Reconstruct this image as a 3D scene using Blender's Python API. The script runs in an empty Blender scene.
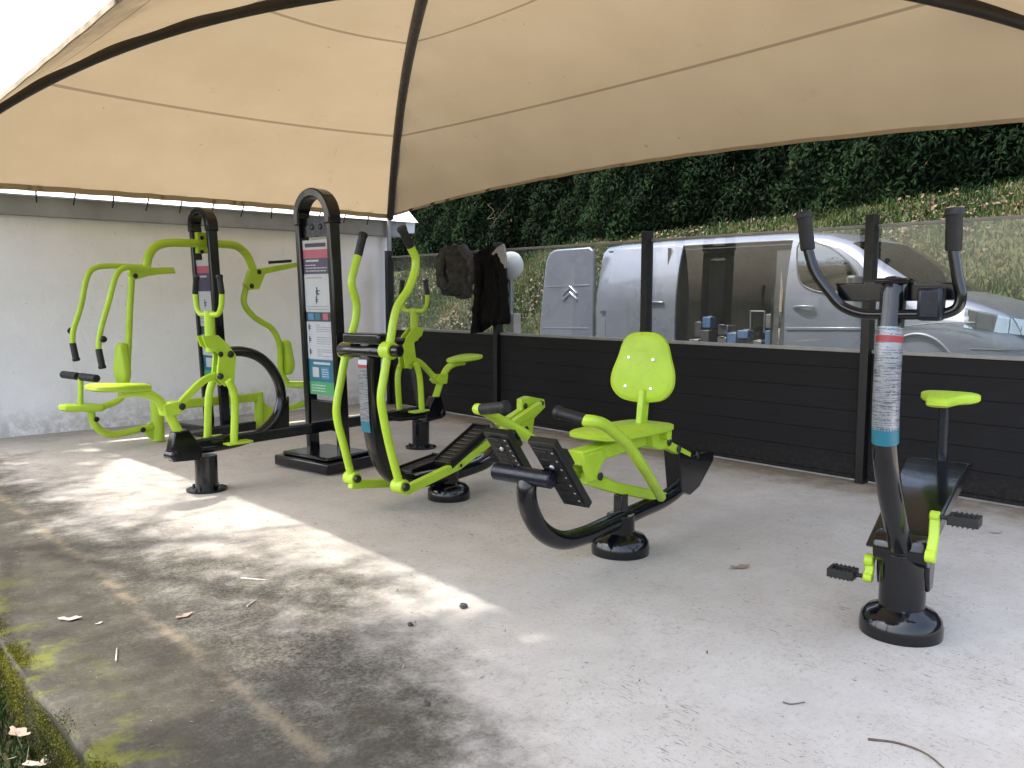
import bpy, bmesh, math, random
import numpy as np
from mathutils import Vector, Matrix
random.seed(7); rng = np.random.default_rng(7)
S = bpy.context.scene
COL = S.collection
V = Vector
PI = math.pi

# ------------------------------------------------------------------ camera maths (site survey: image point -> place in the world)
F = 840.0; H = 1.35
PITCH = math.atan(86 / F); YAW = math.radians(41.7)
FH = (math.sin(YAW), math.cos(YAW)); RH = (math.cos(YAW), -math.sin(YAW))
def ray(x, y):
    r = (x - 512) / F; u = (384 - y) / F
    fw = math.cos(PITCH) + u * math.sin(PITCH); z = -math.sin(PITCH) + u * math.cos(PITCH)
    return V((r * RH[0] + fw * FH[0], r * RH[1] + fw * FH[1], z))
CAM = V((0, 0, H))
def G(x, y, z=0.0):
    d = ray(x, y); return CAM + d * ((z - H) / d.z)
def PX(x, y, c):
    d = ray(x, y); return CAM + d * (c / d.x)
def PYc(x, y, c):
    d = ray(x, y); return CAM + d * (c / d.y)
A10 = math.radians(10.3)
U = V((math.cos(A10), math.sin(A10), 0)); W = V((math.sin(A10), -math.cos(A10), 0))    # along the machines / across them, towards the viewer
class Plane:
    def __init__(s, ox, oy, sym=None): s.o = V((ox, oy, 0)); s.c = sym
    def P(s, x, y, off=0.0):
        o = s.o + W * off; d = ray(x, y); t = (o - CAM).dot(W) / d.dot(W)
        p = CAM + d * t
        return s.m(p)
    def m(s, p):
        if s.c is None: return p
        return V((2 * s.c[0] - p.x, 2 * s.c[1] - p.y, p.z))
    def L(s, a, off, z):
        p = s.o + U * a + W * off; return s.m(V((p.x, p.y, z)))
    def d(s, v):
        return v if s.c is None else V((-v.x, -v.y, v.z))

# ------------------------------------------------------------------ materials
def lin(r, g, b):
    f = lambda c: (c / 255 / 12.92) if c / 255 <= .04045 else ((c / 255 + .055) / 1.055) ** 2.4
    return (f(r), f(g), f(b), 1)
class NT:
    def __init__(s, name):
        s.m = bpy.data.materials.new(name); s.m.use_nodes = True
        s.t = s.m.node_tree; s.n = s.t.nodes; s.b = s.n['Principled BSDF']; s.out = s.n['Material Output']
    def new(s, typ, **kw):
        n = s.n.new(typ)
        for k, v in kw.items():
            if k in n.inputs.keys(): n.inputs[k].default_value = v
            else: setattr(n, k, v)
        return n
    def link(s, a, b): s.t.links.new(a, b)
    def coord(s, kind='Object'): return s.new('ShaderNodeTexCoord').outputs[kind]
    def noise(s, scale, detail=6, rough=.6, vec=None, dist=0):
        n = s.new('ShaderNodeTexNoise'); n.inputs['Scale'].default_value = scale; n.inputs['Detail'].default_value = detail
        n.inputs['Roughness'].default_value = rough; n.inputs['Distortion'].default_value = dist
        if vec is not None: s.link(vec, n.inputs['Vector'])
        return n.outputs['Fac']
    def ramp(s, fac, stops):
        n = s.new('ShaderNodeValToRGB'); e = n.color_ramp.elements
        while len(e) < len(stops): e.new(.5)
        for k, (p, c) in zip(e, stops):
            k.position = p; k.color = c if len(c) == 4 else (*c, 1)
        s.link(fac, n.inputs['Fac']); return n.outputs['Color']
    def math(s, op, a, b=None, clamp=False):
        n = s.new('ShaderNodeMath'); n.operation = op; n.use_clamp = clamp
        for i, v in enumerate((a, b)):
            if v is None: continue
            if isinstance(v, (int, float)): n.inputs[i].default_value = v
            else: s.link(v, n.inputs[i])
        return n.outputs[0]
    def mr(s, v, a, b, c=0., d=1.):
        n = s.new('ShaderNodeMapRange'); n.interpolation_type = 'SMOOTHSTEP'
        s.link(v, n.inputs['Value'])
        for k, x in zip(('From Min', 'From Max', 'To Min', 'To Max'), (a, b, c, d)): n.inputs[k].default_value = x
        return n.outputs['Result']
    def mix(s, fac, a, b, mode='MIX'):
        n = s.new('ShaderNodeMix'); n.data_type = 'RGBA'; n.blend_type = mode
        if isinstance(fac, (int, float)): n.inputs[0].default_value = fac
        else: s.link(fac, n.inputs[0])
        for i, v in ((6, a), (7, b)):
            if isinstance(v, tuple): n.inputs[i].default_value = v
            else: s.link(v, n.inputs[i])
        return n.outputs[2]
    def bump(s, h, strength=.3, dist=.01):
        n = s.new('ShaderNodeBump'); n.inputs['Strength'].default_value = strength; n.inputs['Distance'].default_value = dist
        s.link(h, n.inputs['Height']); s.link(n.outputs[0], s.b.inputs['Normal'])
def simple(name, col, rough=.5, metal=0., var=.12, scale=9., bump=0., bscale=60., spec=None, coat=0.):
    t = NT(name); c = t.coord()
    f = t.noise(scale, 5, .6, c)
    dark = tuple(x * (1 - var) for x in col[:3]) + (1,); lite = tuple(min(1, x * (1 + var)) for x in col[:3]) + (1,)
    t.link(t.ramp(f, [(.3, dark), (.7, lite)]), t.b.inputs['Base Color'])
    t.b.inputs['Metallic'].default_value = metal
    rv = min(.08, rough * .22)
    t.link(t.mr(t.noise(scale * 2.3, 4, .6, c), .3, .7, max(.02, rough - rv), rough + rv), t.b.inputs['Roughness'])
    if spec is not None: t.b.inputs['Specular IOR Level'].default_value = spec
    if coat: t.b.inputs['Coat Weight'].default_value = coat; t.b.inputs['Coat Roughness'].default_value = .08
    if bump: t.bump(t.noise(bscale, 4, .6, c), bump, .004)
    return t.m

M = {}
M['lime'] = simple('lime powder coat', (.40, .58, .030, 1), .40, 0, .10, 5., .05, 300, spec=.5)
M['lime_seat'] = simple('lime moulded plastic', (.39, .57, .030, 1), .50, 0, .08, 7., .12, 220)
M['black'] = simple('black gloss coat', (.0032, .0036, .0052, 1), .17, 0, .2, 3., .0, 200, spec=.42)
M['black'].node_tree.nodes['Principled BSDF'].inputs['Coat Weight'].default_value = .25
M['rubber'] = simple('black rubber', (.005, .005, .0055, 1), .55, 0, .2, 20., .15, 300)
M['tread'] = simple('ribbed black footplate', (.004, .004, .0045, 1), .4, 0, .2, 20., .2, 200)
M['steel'] = simple('dark navy steel', (.007, .009, .018, 1), .3, .3, .2, 8.)
M['zinc'] = simple('galvanised grey metal', (.32, .33, .34, 1), .45, .7, .12, 14.)
M['bolt'] = simple('dark bolt cap', (.01, .011, .012, 1), .35, 0, .1)
M['silverbolt'] = simple('bright bolt', (.6, .6, .6, 1), .3, .9, .1)
M['white'] = simple('sign white', (.46, .475, .50, 1), .4, 0, .04)
M['pale'] = simple('sign pale grey', (.42, .44, .47, 1), .4, 0, .05)
M['ink'] = simple('sign dark ink', (.03, .03, .05, 1), .45, 0, .1)
M['greyink'] = simple('sign grey ink', (.24, .25, .28, 1), .45, 0, .1)
M['pink'] = simple('sign pink', (.42, .09, .14, 1), .4, 0, .05)
M['purple'] = simple('sign dark violet', (.06, .045, .10, 1), .4, 0, .2)
M['teal'] = simple('sign teal', (.012, .13, .18, 1), .4, 0, .08)
M['green'] = simple('sign green', (.06, .30, .12, 1), .4, 0, .08)
M['red'] = simple('sign red', (.27, .018, .025, 1), .4, 0, .05)
M['blue'] = simple('sign blue', (.05, .20, .36, 1), .4, 0, .08)

def wear(mat, col, th, scale, amt):
    t = NT.__new__(NT); t.m = mat; t.t = mat.node_tree; t.n = t.t.nodes; t.b = t.n['Principled BSDF']; t.out = t.n['Material Output']
    l = t.b.inputs['Base Color'].links[0].from_socket; c = t.coord()
    k = t.math('MULTIPLY', t.mr(t.noise(scale, 5, .7, c), th, th + .04), t.mr(t.noise(scale * .12, 3, .6, c), .4, .65, 0, amt))
    t.link(t.mix(k, l, col), t.b.inputs['Base Color'])
    k2 = t.mr(t.noise(scale * .09, 6, .7, c), .45, .75, 0, .3); l2 = t.b.inputs['Base Color'].links[0].from_socket
    t.link(t.mix(k2, l2, tuple(x * .72 + .01 for x in col[:3]) + (1,)), t.b.inputs['Base Color']) if amt > .7 else None
wear(M['lime'], (.16, .20, .05, 1), .64, 70, .65); wear(M['lime_seat'], (.22, .28, .10, 1), .62, 55, .6); wear(M['black'], (.03, .029, .027, 1), .62, 60, .5)
def m_foil():
    t = NT('silver instruction sticker'); c = t.coord()
    mp = t.new('ShaderNodeMapping'); t.link(c, mp.inputs[0]); mp.inputs['Scale'].default_value = (14, 14, 210)
    f = t.noise(1.0, 3, .7, mp.outputs[0])
    mp2 = t.new('ShaderNodeMapping'); t.link(c, mp2.inputs[0]); mp2.inputs['Scale'].default_value = (150, 150, 150)
    f2 = t.noise(1.0, 2, .5, mp2.outputs[0])
    k = t.math('MULTIPLY', t.mr(f, .50, .56), t.mr(f2, .36, .46))
    t.link(t.mix(k, (.27, .28, .30, 1), (.09, .09, .11, 1)), t.b.inputs['Base Color'])
    t.b.inputs['Metallic'].default_value = .35; t.b.inputs['Roughness'].default_value = .32
    return t.m
M['foil'] = m_foil()

def m_concrete():
    t = NT('weathered concrete'); c = t.coord()
    sep = t.new('ShaderNodeSeparateXYZ'); t.link(c, sep.inputs[0]); X, Y = sep.outputs[0], sep.outputs[1]
    n1 = t.noise(.9, 8, .62, c); n2 = t.noise(4.5, 8, .65, c); n3 = t.noise(38, 6, .7, c); n4 = t.noise(150, 3, .6, c)
    base = t.ramp(n1, [(.28, (.385, .36, .325)), (.5, (.475, .45, .41)), (.72, (.53, .505, .465))])
    base = t.mix(t.mr(n2, .35, .7, 0, .55), base, (.40, .365, .32, 1))
    base = t.mix(t.mr(n3, .52, .72, 0, .5), base, (.24, .23, .21, 1))
    base = t.mix(t.mr(n4, .60, .70, 0, .35), base, (.52, .51, .49, 1))
    # scuffs and drag marks, thin and dark
    mp = t.new('ShaderNodeMapping'); t.link(c, mp.inputs[0]); mp.inputs['Scale'].default_value = (4.2, 17, 1); mp.inputs['Rotation'].default_value = (0, 0, .5)
    sc = t.noise(2.6, 9, .8, mp.outputs[0], 1.6)
    base = t.mix(t.mr(sc, .56, .66, 0, .5), base, (.20, .19, .17, 1))
    mp3 = t.new('ShaderNodeMapping'); t.link(c, mp3.inputs[0]); mp3.inputs['Scale'].default_value = (22, 5, 1); mp3.inputs['Rotation'].default_value = (0, 0, -.35)
    sc3 = t.noise(2.4, 5, .7, mp3.outputs[0], 2.2)
    base = t.mix(t.math('MULTIPLY', t.mr(sc3, .585, .64), t.mr(t.noise(1.1, 4, .6, c), .42, .62)), base, (.13, .12, .105, 1))
    base = t.mix(t.mr(t.noise(.55, 5, .6, c), .45, .7, 0, .35), base, (.47, .42, .36, 1))
    # damp mossy zone under the drip line on the open side of the slab
    wn = t.math('SUBTRACT', t.noise(1.6, 8, .72, c), .5)
    wob = t.math('ADD', X, t.math('MULTIPLY', wn, 2.1))
    bd_ = t.ramp(t.math('DIVIDE', Y, 9.0), [(y / 9, (v / 3, v / 3, v / 3)) for y, v in ((0, 1.15), (1.5, 1.35), (2.3, 1.60), (2.8, 2.02), (3.7, 2.08), (4.6, 1.80), (5.5, 1.45), (7.5, 1.42), (9, 1.0))])
    sx = t.new('ShaderNodeSeparateColor'); t.link(bd_, sx.inputs[0])
    moss = t.mr(t.math('SUBTRACT', wob, t.math('MULTIPLY', sx.outputs[0], 3.0)), -.42, .48, 1, 0)
    patchy = t.math('MULTIPLY', t.mr(t.noise(2.6, 10, .72, c, .6), .32, .52, .80, 1.), t.mr(t.noise(11, 8, .75, c, .4), .34, .54, .82, 1.))
    grain = t.mr(t.noise(60, 8, .78, c), .38, .58, .8, 1.)
    moss = t.math('MULTIPLY', moss, t.math('MULTIPLY', patchy, grain), True)
    mosscol = t.ramp(t.noise(5.5, 10, .75, c, .5), [(.34, (.007, .0068, .0035)), (.48, (.019, .0175, .009)), (.58, (.034, .030, .018)), (.68, (.07, .062, .042))])
    base = t.mix(t.math('MULTIPLY', moss, .96), base, mosscol)
    # outer strip beyond the joint: brown grey
    outer = t.math('MULTIPLY', t.mr(wob, .95, 1.5, 1, 0), t.mr(t.noise(14, 10, .78, c, .4), .34, .60, .72, 1.))
    base = t.mix(t.math('MULTIPLY', outer, .9), base, (.045, .040, .028, 1))
    # tan joint line with grit
    lx = t.math('ABSOLUTE', t.math('SUBTRACT', t.math('ADD', X, t.math('MULTIPLY', t.math('SUBTRACT', t.noise(6, 5, .7, c), .5), .10)), 1.15))
    ln = t.math('MULTIPLY', t.mr(lx, .0, .05, 1, 0), t.mr(t.noise(3.2, 7, .7, c), .40, .60))
    base = t.mix(t.math('MULTIPLY', ln, .6), base, (.22, .18, .12, 1))
    spk = t.math('MULTIPLY', t.mr(t.noise(95, 4, .6, c), .66, .70), t.mr(t.noise(4, 4, .6, c), .42, .6))
    base = t.mix(t.math('MULTIPLY', spk, .7), base, (.42, .38, .31, 1))
    spd = t.math('MULTIPLY', t.mr(t.noise(42, 7, .8, c, 1.5), .585, .63), t.mr(t.noise(1.7, 6, .7, c), .40, .58))
    base = t.mix(t.math('MULTIPLY', spd, .75), base, (.085, .078, .066, 1))
    # yellow green moss tint at the very edge
    yg = t.math('MULTIPLY', t.mr(X, .62, .95, 1, 0), t.mr(t.noise(5, 6, .7, c), .48, .62))
    base = t.mix(t.math('MULTIPLY', yg, .8), base, (.13, .14, .015, 1))
    # brown silt along the foot of the fence
    silt = t.math('MULTIPLY', t.mr(t.math('ADD', X, t.math('MULTIPLY', t.math('SUBTRACT', n2, .5), .5)), 5.35, 5.9), t.mr(n2, .25, .6, .5, 1))
    base = t.mix(t.math('MULTIPLY', silt, .7), base, (.16, .125, .07, 1))
    silt2 = t.math('MULTIPLY', t.mr(t.math('ADD', Y, t.math('MULTIPLY', t.math('SUBTRACT', n2, .5), .9)), 8.4, 9.3), .55)
    base = t.mix(silt2, base, (.20, .18, .15, 1))
    base = t.mix(t.mr(t.math('ADD', sep.outputs[2], t.math('MULTIPLY', t.noise(9, 5, .7, c), .03)), -.05, .005, .88, 0), base, (.022, .022, .010, 1))
    t.link(base, t.b.inputs['Base Color'])
    t.link(t.mr(n2, .3, .7, .72, .95), t.b.inputs['Roughness']); t.b.inputs['Specular IOR Level'].default_value = .25
    h = t.math('ADD', t.math('MULTIPLY', n3, .8), t.math('MULTIPLY', t.noise(120, 8, .75, c), .3))
    h = t.math('ADD', h, t.math('MULTIPLY', moss, .5))
    t.bump(h, .22, .012)
    return t.m
M['concrete'] = m_concrete()

def m_plaster():
    t = NT('whitewashed plaster'); c = t.coord()
    sep = t.new('ShaderNodeSeparateXYZ'); t.link(c, sep.inputs[0]); Z = sep.outputs[2]
    n1 = t.noise(1.6, 7, .65, c); n2 = t.noise(11, 6, .7, c)
    b = t.ramp(n1, [(.3, (.80, .80, .83)), (.65, (.885, .88, .91))])
    low = t.math('MULTIPLY', t.mr(t.math('ADD', Z, t.math('MULTIPLY', t.math('SUBTRACT', n1, .5), .5)), .02, .38, 1, 0), t.mr(n2, .35, .6))
    b = t.mix(t.math('MULTIPLY', low, .55), b, (.36, .33, .29, 1))
    mp = t.new('ShaderNodeMapping'); t.link(c, mp.inputs[0]); mp.inputs['Scale'].default_value = (4, 4, .5)
    st = t.noise(2, 6, .7, mp.outputs[0])
    b = t.mix(t.mr(st, .56, .72, 0, .35), b, (.62, .62, .63, 1))
    b = t.mix(t.mr(t.noise(26, 3, .5, c), .68, .74, 0, .5), b, (.40, .39, .38, 1))
    t.link(b, t.b.inputs['Base Color']); t.b.inputs['Roughness'].default_value = .9; t.b.inputs['Specular IOR Level'].default_value = .2
    t.bump(t.math('ADD', n2, t.math('MULTIPLY', n1, 1.5)), .35, .02)
    return t.m
M['plaster'] = m_plaster()
M['cornice'] = simple('grey concrete lintel', (.27, .275, .28, 1), .85, 0, .18, 2.5, .2, 30)
M['flashing'] = simple('white roof flashing', (.78, .79, .81, 1), .4, 0, .06, 3.)

def m_fabric():
    t = NT('cream tent cloth'); uv = t.coord('UV'); c = t.coord()
    sep = t.new('ShaderNodeSeparateXYZ'); t.link(uv, sep.inputs[0]); tt = sep.outputs[1]
    n1 = t.noise(1.1, 6, .6, c); n2 = t.noise(5, 6, .65, c)
    b = t.ramp(n1, [(.3, (.315, .252, .168)), (.7, (.355, .288, .197))])
    b = t.mix(t.mr(n2, .56, .75, 0, .25), b, (.33, .265, .18, 1))
    b = t.mix(t.math('MULTIPLY', t.mr(t.noise(3.5, 9, .75, c), .60, .70), .5), b, (.25, .205, .14, 1))
    b = t.mix(t.mr(t.noise(16, 2, .5, c),   .752, .765, 0, .5), b, (.12, .09, .06, 1))
    seam = None
    for s0 in SEAMS:
        d = t.mr(t.math('ABSOLUTE', t.math('SUBTRACT', tt, s0)), .0028, .0055, 1, 0)
        seam = d if seam is None else t.math('MAXIMUM', seam, d)
    b = t.mix(t.math('MULTIPLY', seam, .7), b, (.14, .10, .065, 1))
    d = t.new('ShaderNodeBsdfDiffuse'); t.link(b, d.inputs[0])
    tr = t.new('ShaderNodeBsdfTranslucent'); t.link(t.mix(1., b, (1, .95, .86, 1), 'MULTIPLY'), tr.inputs[0])
    mx = t.new('ShaderNodeMixShader'); mx.inputs[0].default_value = .24
    bp = t.new('ShaderNodeBump'); bp.inputs['Strength'].default_value = .25; bp.inputs['Distance'].default_value = .05
    t.link(t.noise(1.7, 3, .5, c), bp.inputs['Height']); t.link(bp.outputs[0], d.inputs['Normal']); t.link(bp.outputs[0], tr.inputs['Normal'])
    t.link(d.outputs[0], mx.inputs[1]); t.link(tr.outputs[0], mx.inputs[2]); t.link(mx.outputs[0], t.out.inputs[0])
    return t.m
SEAMS = (.31, .72)
M['fabric'] = m_fabric()
M['hem'] = simple('cream tent hem', (.40, .315, .22, 1), .8, 0, .08, 6.)
M['rib'] = simple('dark brown tent rib', (.028, .022, .019, 1), .45, .2, .15, 8.)
M['cord'] = simple('black cord', (.01, .01, .01, 1), .7)

def m_boards():
    t = NT('anthracite composite boards'); c = t.coord()
    sep = t.new('ShaderNodeSeparateXYZ'); t.link(c, sep.inputs[0]); Z = sep.outputs[2]
    fr = t.math('FRACT', t.math('DIVIDE', t.math('ADD', Z, 10.0), .157))
    g = t.math('MULTIPLY', t.mr(fr, 0., .05, 1, 0), 1.)
    mp = t.new('ShaderNodeMapping'); t.link(c, mp.inputs[0]); mp.inputs['Scale'].default_value = (1, 1.2, 40)
    n = t.noise(3, 6, .6, mp.outputs[0]); n1 = t.noise(1.2, 5, .6, c)
    b = t.ramp(n, [(.3, (.0075, .0075, .0092)), (.7, (.013, .013, .015))])
    b = t.mix(t.mr(n1, .5, .75, 0, .4), b, (.018, .018, .019, 1))
    ds = t.math('MULTIPLY', t.mr(t.math('ADD', Z, t.math('MULTIPLY', t.noise(5, 6, .7, c), .25)), .12, .42, 1, 0), t.mr(t.noise(30, 5, .7, c), .42, .62))
    b = t.mix(t.math('MULTIPLY', ds, .3), b, (.055, .046, .034, 1))
    b = t.mix(t.mr(t.noise(55, 3, .6, c), .66, .72, 0, .4), b, (.035, .034, .033, 1))
    b = t.mix(g, b, (.004, .004, .004, 1))
    t.link(b, t.b.inputs['Base Color']); t.b.inputs['Roughness'].default_value = .6; t.b.inputs['Specular IOR Level'].default_value = .2
    t.bump(t.math('SUBTRACT', t.math('MULTIPLY', n, .2), g), .5, .006)
    return t.m
M['boards'] = m_boards()
M['alu'] = simple('pale aluminium rail', (.27, .265, .26, 1), .45, .5, .1, 10.)
M['anthracite'] = simple('anthracite post', (.005, .005, .0055, 1), .45, .1, .15, 10.)

def m_glass():
    t = NT('fence safety glass'); c = t.coord()
    tr = t.new('ShaderNodeBsdfTransparent'); tr.inputs[0].default_value = (.90, .925, .92, 1)
    df = t.new('ShaderNodeBsdfDiffuse'); df.inputs[0].default_value = (.62, .66, .66, 1)
    gl = t.new('ShaderNodeBsdfGlossy'); gl.inputs['Roughness'].default_value = .015
    mx = t.new('ShaderNodeMixShader'); t.link(t.mr(t.noise(2.2, 6, .65, c), .3, .75, .018, .055), mx.inputs[0])
    t.link(tr.outputs[0], mx.inputs[1]); t.link(df.outputs[0], mx.inputs[2])
    fr = t.new('ShaderNodeFresnel'); fr.inputs['IOR'].default_value = 1.45
    ge = t.new('ShaderNodeNewGeometry'); front = t.math('SUBTRACT', 1.0, ge.outputs['Backfacing'])
    m2 = t.new('ShaderNodeMixShader'); t.link(t.math('MULTIPLY', t.math('MULTIPLY', fr.outputs[0], front), 1.2, True), m2.inputs[0])
    t.link(mx.outputs[0], m2.inputs[1]); t.link(gl.outputs[0], m2.inputs[2]); t.link(m2.outputs[0], t.out.inputs[0])
    return t.m
M['glass'] = m_glass()

M['van'] = simple('silver van paint', (.105, .113, .142, 1), .34, .45, .05, 1.5, spec=.5, coat=.6)
def m_vglass(name, tint, fac):
    t = NT(name)
    tr = t.new('ShaderNodeBsdfTransparent'); tr.inputs[0].default_value = tint
    gl = t.new('ShaderNodeBsdfGlossy'); gl.inputs['Roughness'].default_value = .02; gl.inputs[0].default_value = (.85, .9, .95, 1)
    fr = t.new('ShaderNodeFresnel'); fr.inputs['IOR'].default_value = 1.5
    ge = t.new('ShaderNodeNewGeometry'); front = t.math('SUBTRACT', 1.0, ge.outputs['Backfacing'])
    m2 = t.new('ShaderNodeMixShader'); t.link(t.math('MULTIPLY', t.math('ADD', fr.outputs[0], fac, True), front), m2.inputs[0])
    t.link(tr.outputs[0], m2.inputs[1]); t.link(gl.outputs[0], m2.inputs[2]); t.link(m2.outputs[0], t.out.inputs[0])
    return t.m
M['vglass'] = m_vglass('van window glass', (.20, .25, .24, 1), .06)
M['lamp'] = m_vglass('headlamp lens', (.75, .78, .8, 1), .22)
M['vdark'] = simple('van dark trim', (.012, .012, .014, 1), .5)
M['vbrown'] = simple('plywood lining', (.019, .013, .012, 1), .7, 0, .25, 5.)
M['chrome'] = simple('chrome', (.7, .7, .72, 1), .15, 1., .03)
M['tyre'] = simple('tyre rubber', (.015, .015, .015, 1), .8)
M['tool1'] = simple('tool blue', (.015, .04, .09, 1), .5); M['tool2'] = simple('tool grey', (.07, .07, .08, 1), .4, .4)
M['tool3'] = simple('crate yellow', (.3, .2, .03, 1), .5)

def m_ground():
    t = NT('grassy earth'); c = t.coord()
    n1 = t.noise(.8, 7, .65, c); n2 = t.noise(9, 7, .7, c)
    b = t.ramp(n2, [(.3, (.016, .022, .007)), (.5, (.034, .040, .014)), (.7, (.06, .055, .026))])
    b = t.mix(t.mr(n1, .45, .65, 0, .55), b, (.06, .045, .028, 1))
    t.link(b, t.b.inputs['Base Color']); t.b.inputs['Roughness'].default_value = .95; t.b.inputs['Specular IOR Level'].default_value = .1
    t.bump(n2, .8, .05); return t.m
M['ground'] = m_ground()
M['asphalt'] = simple('drive asphalt', (.06, .06, .058, 1), .9, 0, .2, 12., .4, 60)
def m_leafy(name, stops, rough=.6, trans=.25):
    t = NT(name); a = t.new('ShaderNodeAttribute', attribute_name='tone')
    b = t.ramp(a.outputs['Fac'], stops)
    t.link(b, t.b.inputs['Base Color']); t.b.inputs['Roughness'].default_value = rough; t.b.inputs['Specular IOR Level'].default_value = .25
    if trans:
        tr = t.new('ShaderNodeBsdfTranslucent'); t.link(b, tr.inputs[0])
        mx = t.new('ShaderNodeMixShader'); mx.inputs[0].default_value = trans
        t.link(t.b.outputs[0], mx.inputs[1]); t.link(tr.outputs[0], mx.inputs[2]); t.link(mx.outputs[0], t.out.inputs[0])
    return t.m
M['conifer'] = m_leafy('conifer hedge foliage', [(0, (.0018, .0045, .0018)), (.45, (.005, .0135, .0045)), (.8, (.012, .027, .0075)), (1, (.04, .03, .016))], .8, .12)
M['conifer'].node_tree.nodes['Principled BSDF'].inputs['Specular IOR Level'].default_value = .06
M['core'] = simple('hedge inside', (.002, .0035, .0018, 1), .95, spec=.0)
M['grass'] = m_leafy('grass blades', [(0, (.010, .024, .005)), (.55, (.026, .05, .010)), (.85, (.045, .066, .015)), (1, (.10, .085, .042))], .5, .3)
M['deadleaf'] = m_leafy('dead leaves', [(0, (.05, .030, .018)), (.5, (.13, .09, .06)), (1, (.36, .29, .22))], .75, .1)
M['moss'] = m_leafy('moss tufts', [(0, (.018, .022, .003)), (.5, (.07, .075, .006)), (1, (.17, .155, .014))], .9, .15)
M['leaf'] = m_leafy('tree leaves', [(0, (.02, .04, .01)), (1, (.06, .10, .03))], .5, .2)
M['bark'] = simple('bark', (.10, .075, .055, 1), .9, 0, .3, 12., .5, 30)
M['dry'] = simple('dry leaf', (.27, .20, .145, 1), .8, 0, .25, 60.)
M['dryp'] = simple('dry pale leaf', (.40, .33, .28, 1), .8, 0, .2, 60.)
M['clod'] = simple('dark clod', (.05, .045, .045, 1), .9, 0, .3, 60.)
M['twig'] = simple('twig', (.10, .075, .055, 1), .9, 0, .3, 40.)
M['paletwig'] = simple('bleached twig', (.42, .39, .34, 1), .9, 0, .2, 40.)
M['jblack'] = simple('black jacket cloth', (.006, .006, .0065, 1), .9, 0, .3, 25., .4, 260, spec=.15)
M['jgrey'] = simple('grey jacket cloth', (.055, .056, .058, 1), .85, 0, .35, 16., .4, 260, spec=.2)
M['jlining'] = simple('pale jacket lining', (.30, .31, .34, 1), .8, 0, .25, 70.)
M['globe'] = simple('white globe', (.72, .70, .66, 1), .45, 0, .04)
M['beige'] = simple('beige bollard', (.48, .40, .34, 1), .7, 0, .1)

# ------------------------------------------------------------------ mesh builder
def catmull(pts, n):
    if len(pts) < 3 or n <= 1: return list(pts)
    out = []; P = [pts[0] * 2 - pts[1]] + list(pts) + [pts[-1] * 2 - pts[-2]]
    for i in range(1, len(P) - 2):
        p0, p1, p2, p3 = P[i - 1:i + 3]
        d1 = max(1e-6, (p1 - p0).length ** .5); d2 = max(1e-6, (p2 - p1).length ** .5); d3 = max(1e-6, (p3 - p2).length ** .5)
        m1 = ((p1 - p0) / d1 - (p2 - p0) / (d1 + d2) + (p2 - p1) / d2) * d2
        m2 = ((p2 - p1) / d2 - (p3 - p1) / (d2 + d3) + (p3 - p2) / d3) * d2
        for k in range(n):
            t = k / n
            out.append(p1 * (2 * t ** 3 - 3 * t ** 2 + 1) + m1 * (t ** 3 - 2 * t ** 2 + t) + p2 * (-2 * t ** 3 + 3 * t ** 2) + m2 * (t ** 3 - t ** 2))
    out.append(pts[-1]); return out
TK = [1.0]
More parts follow.
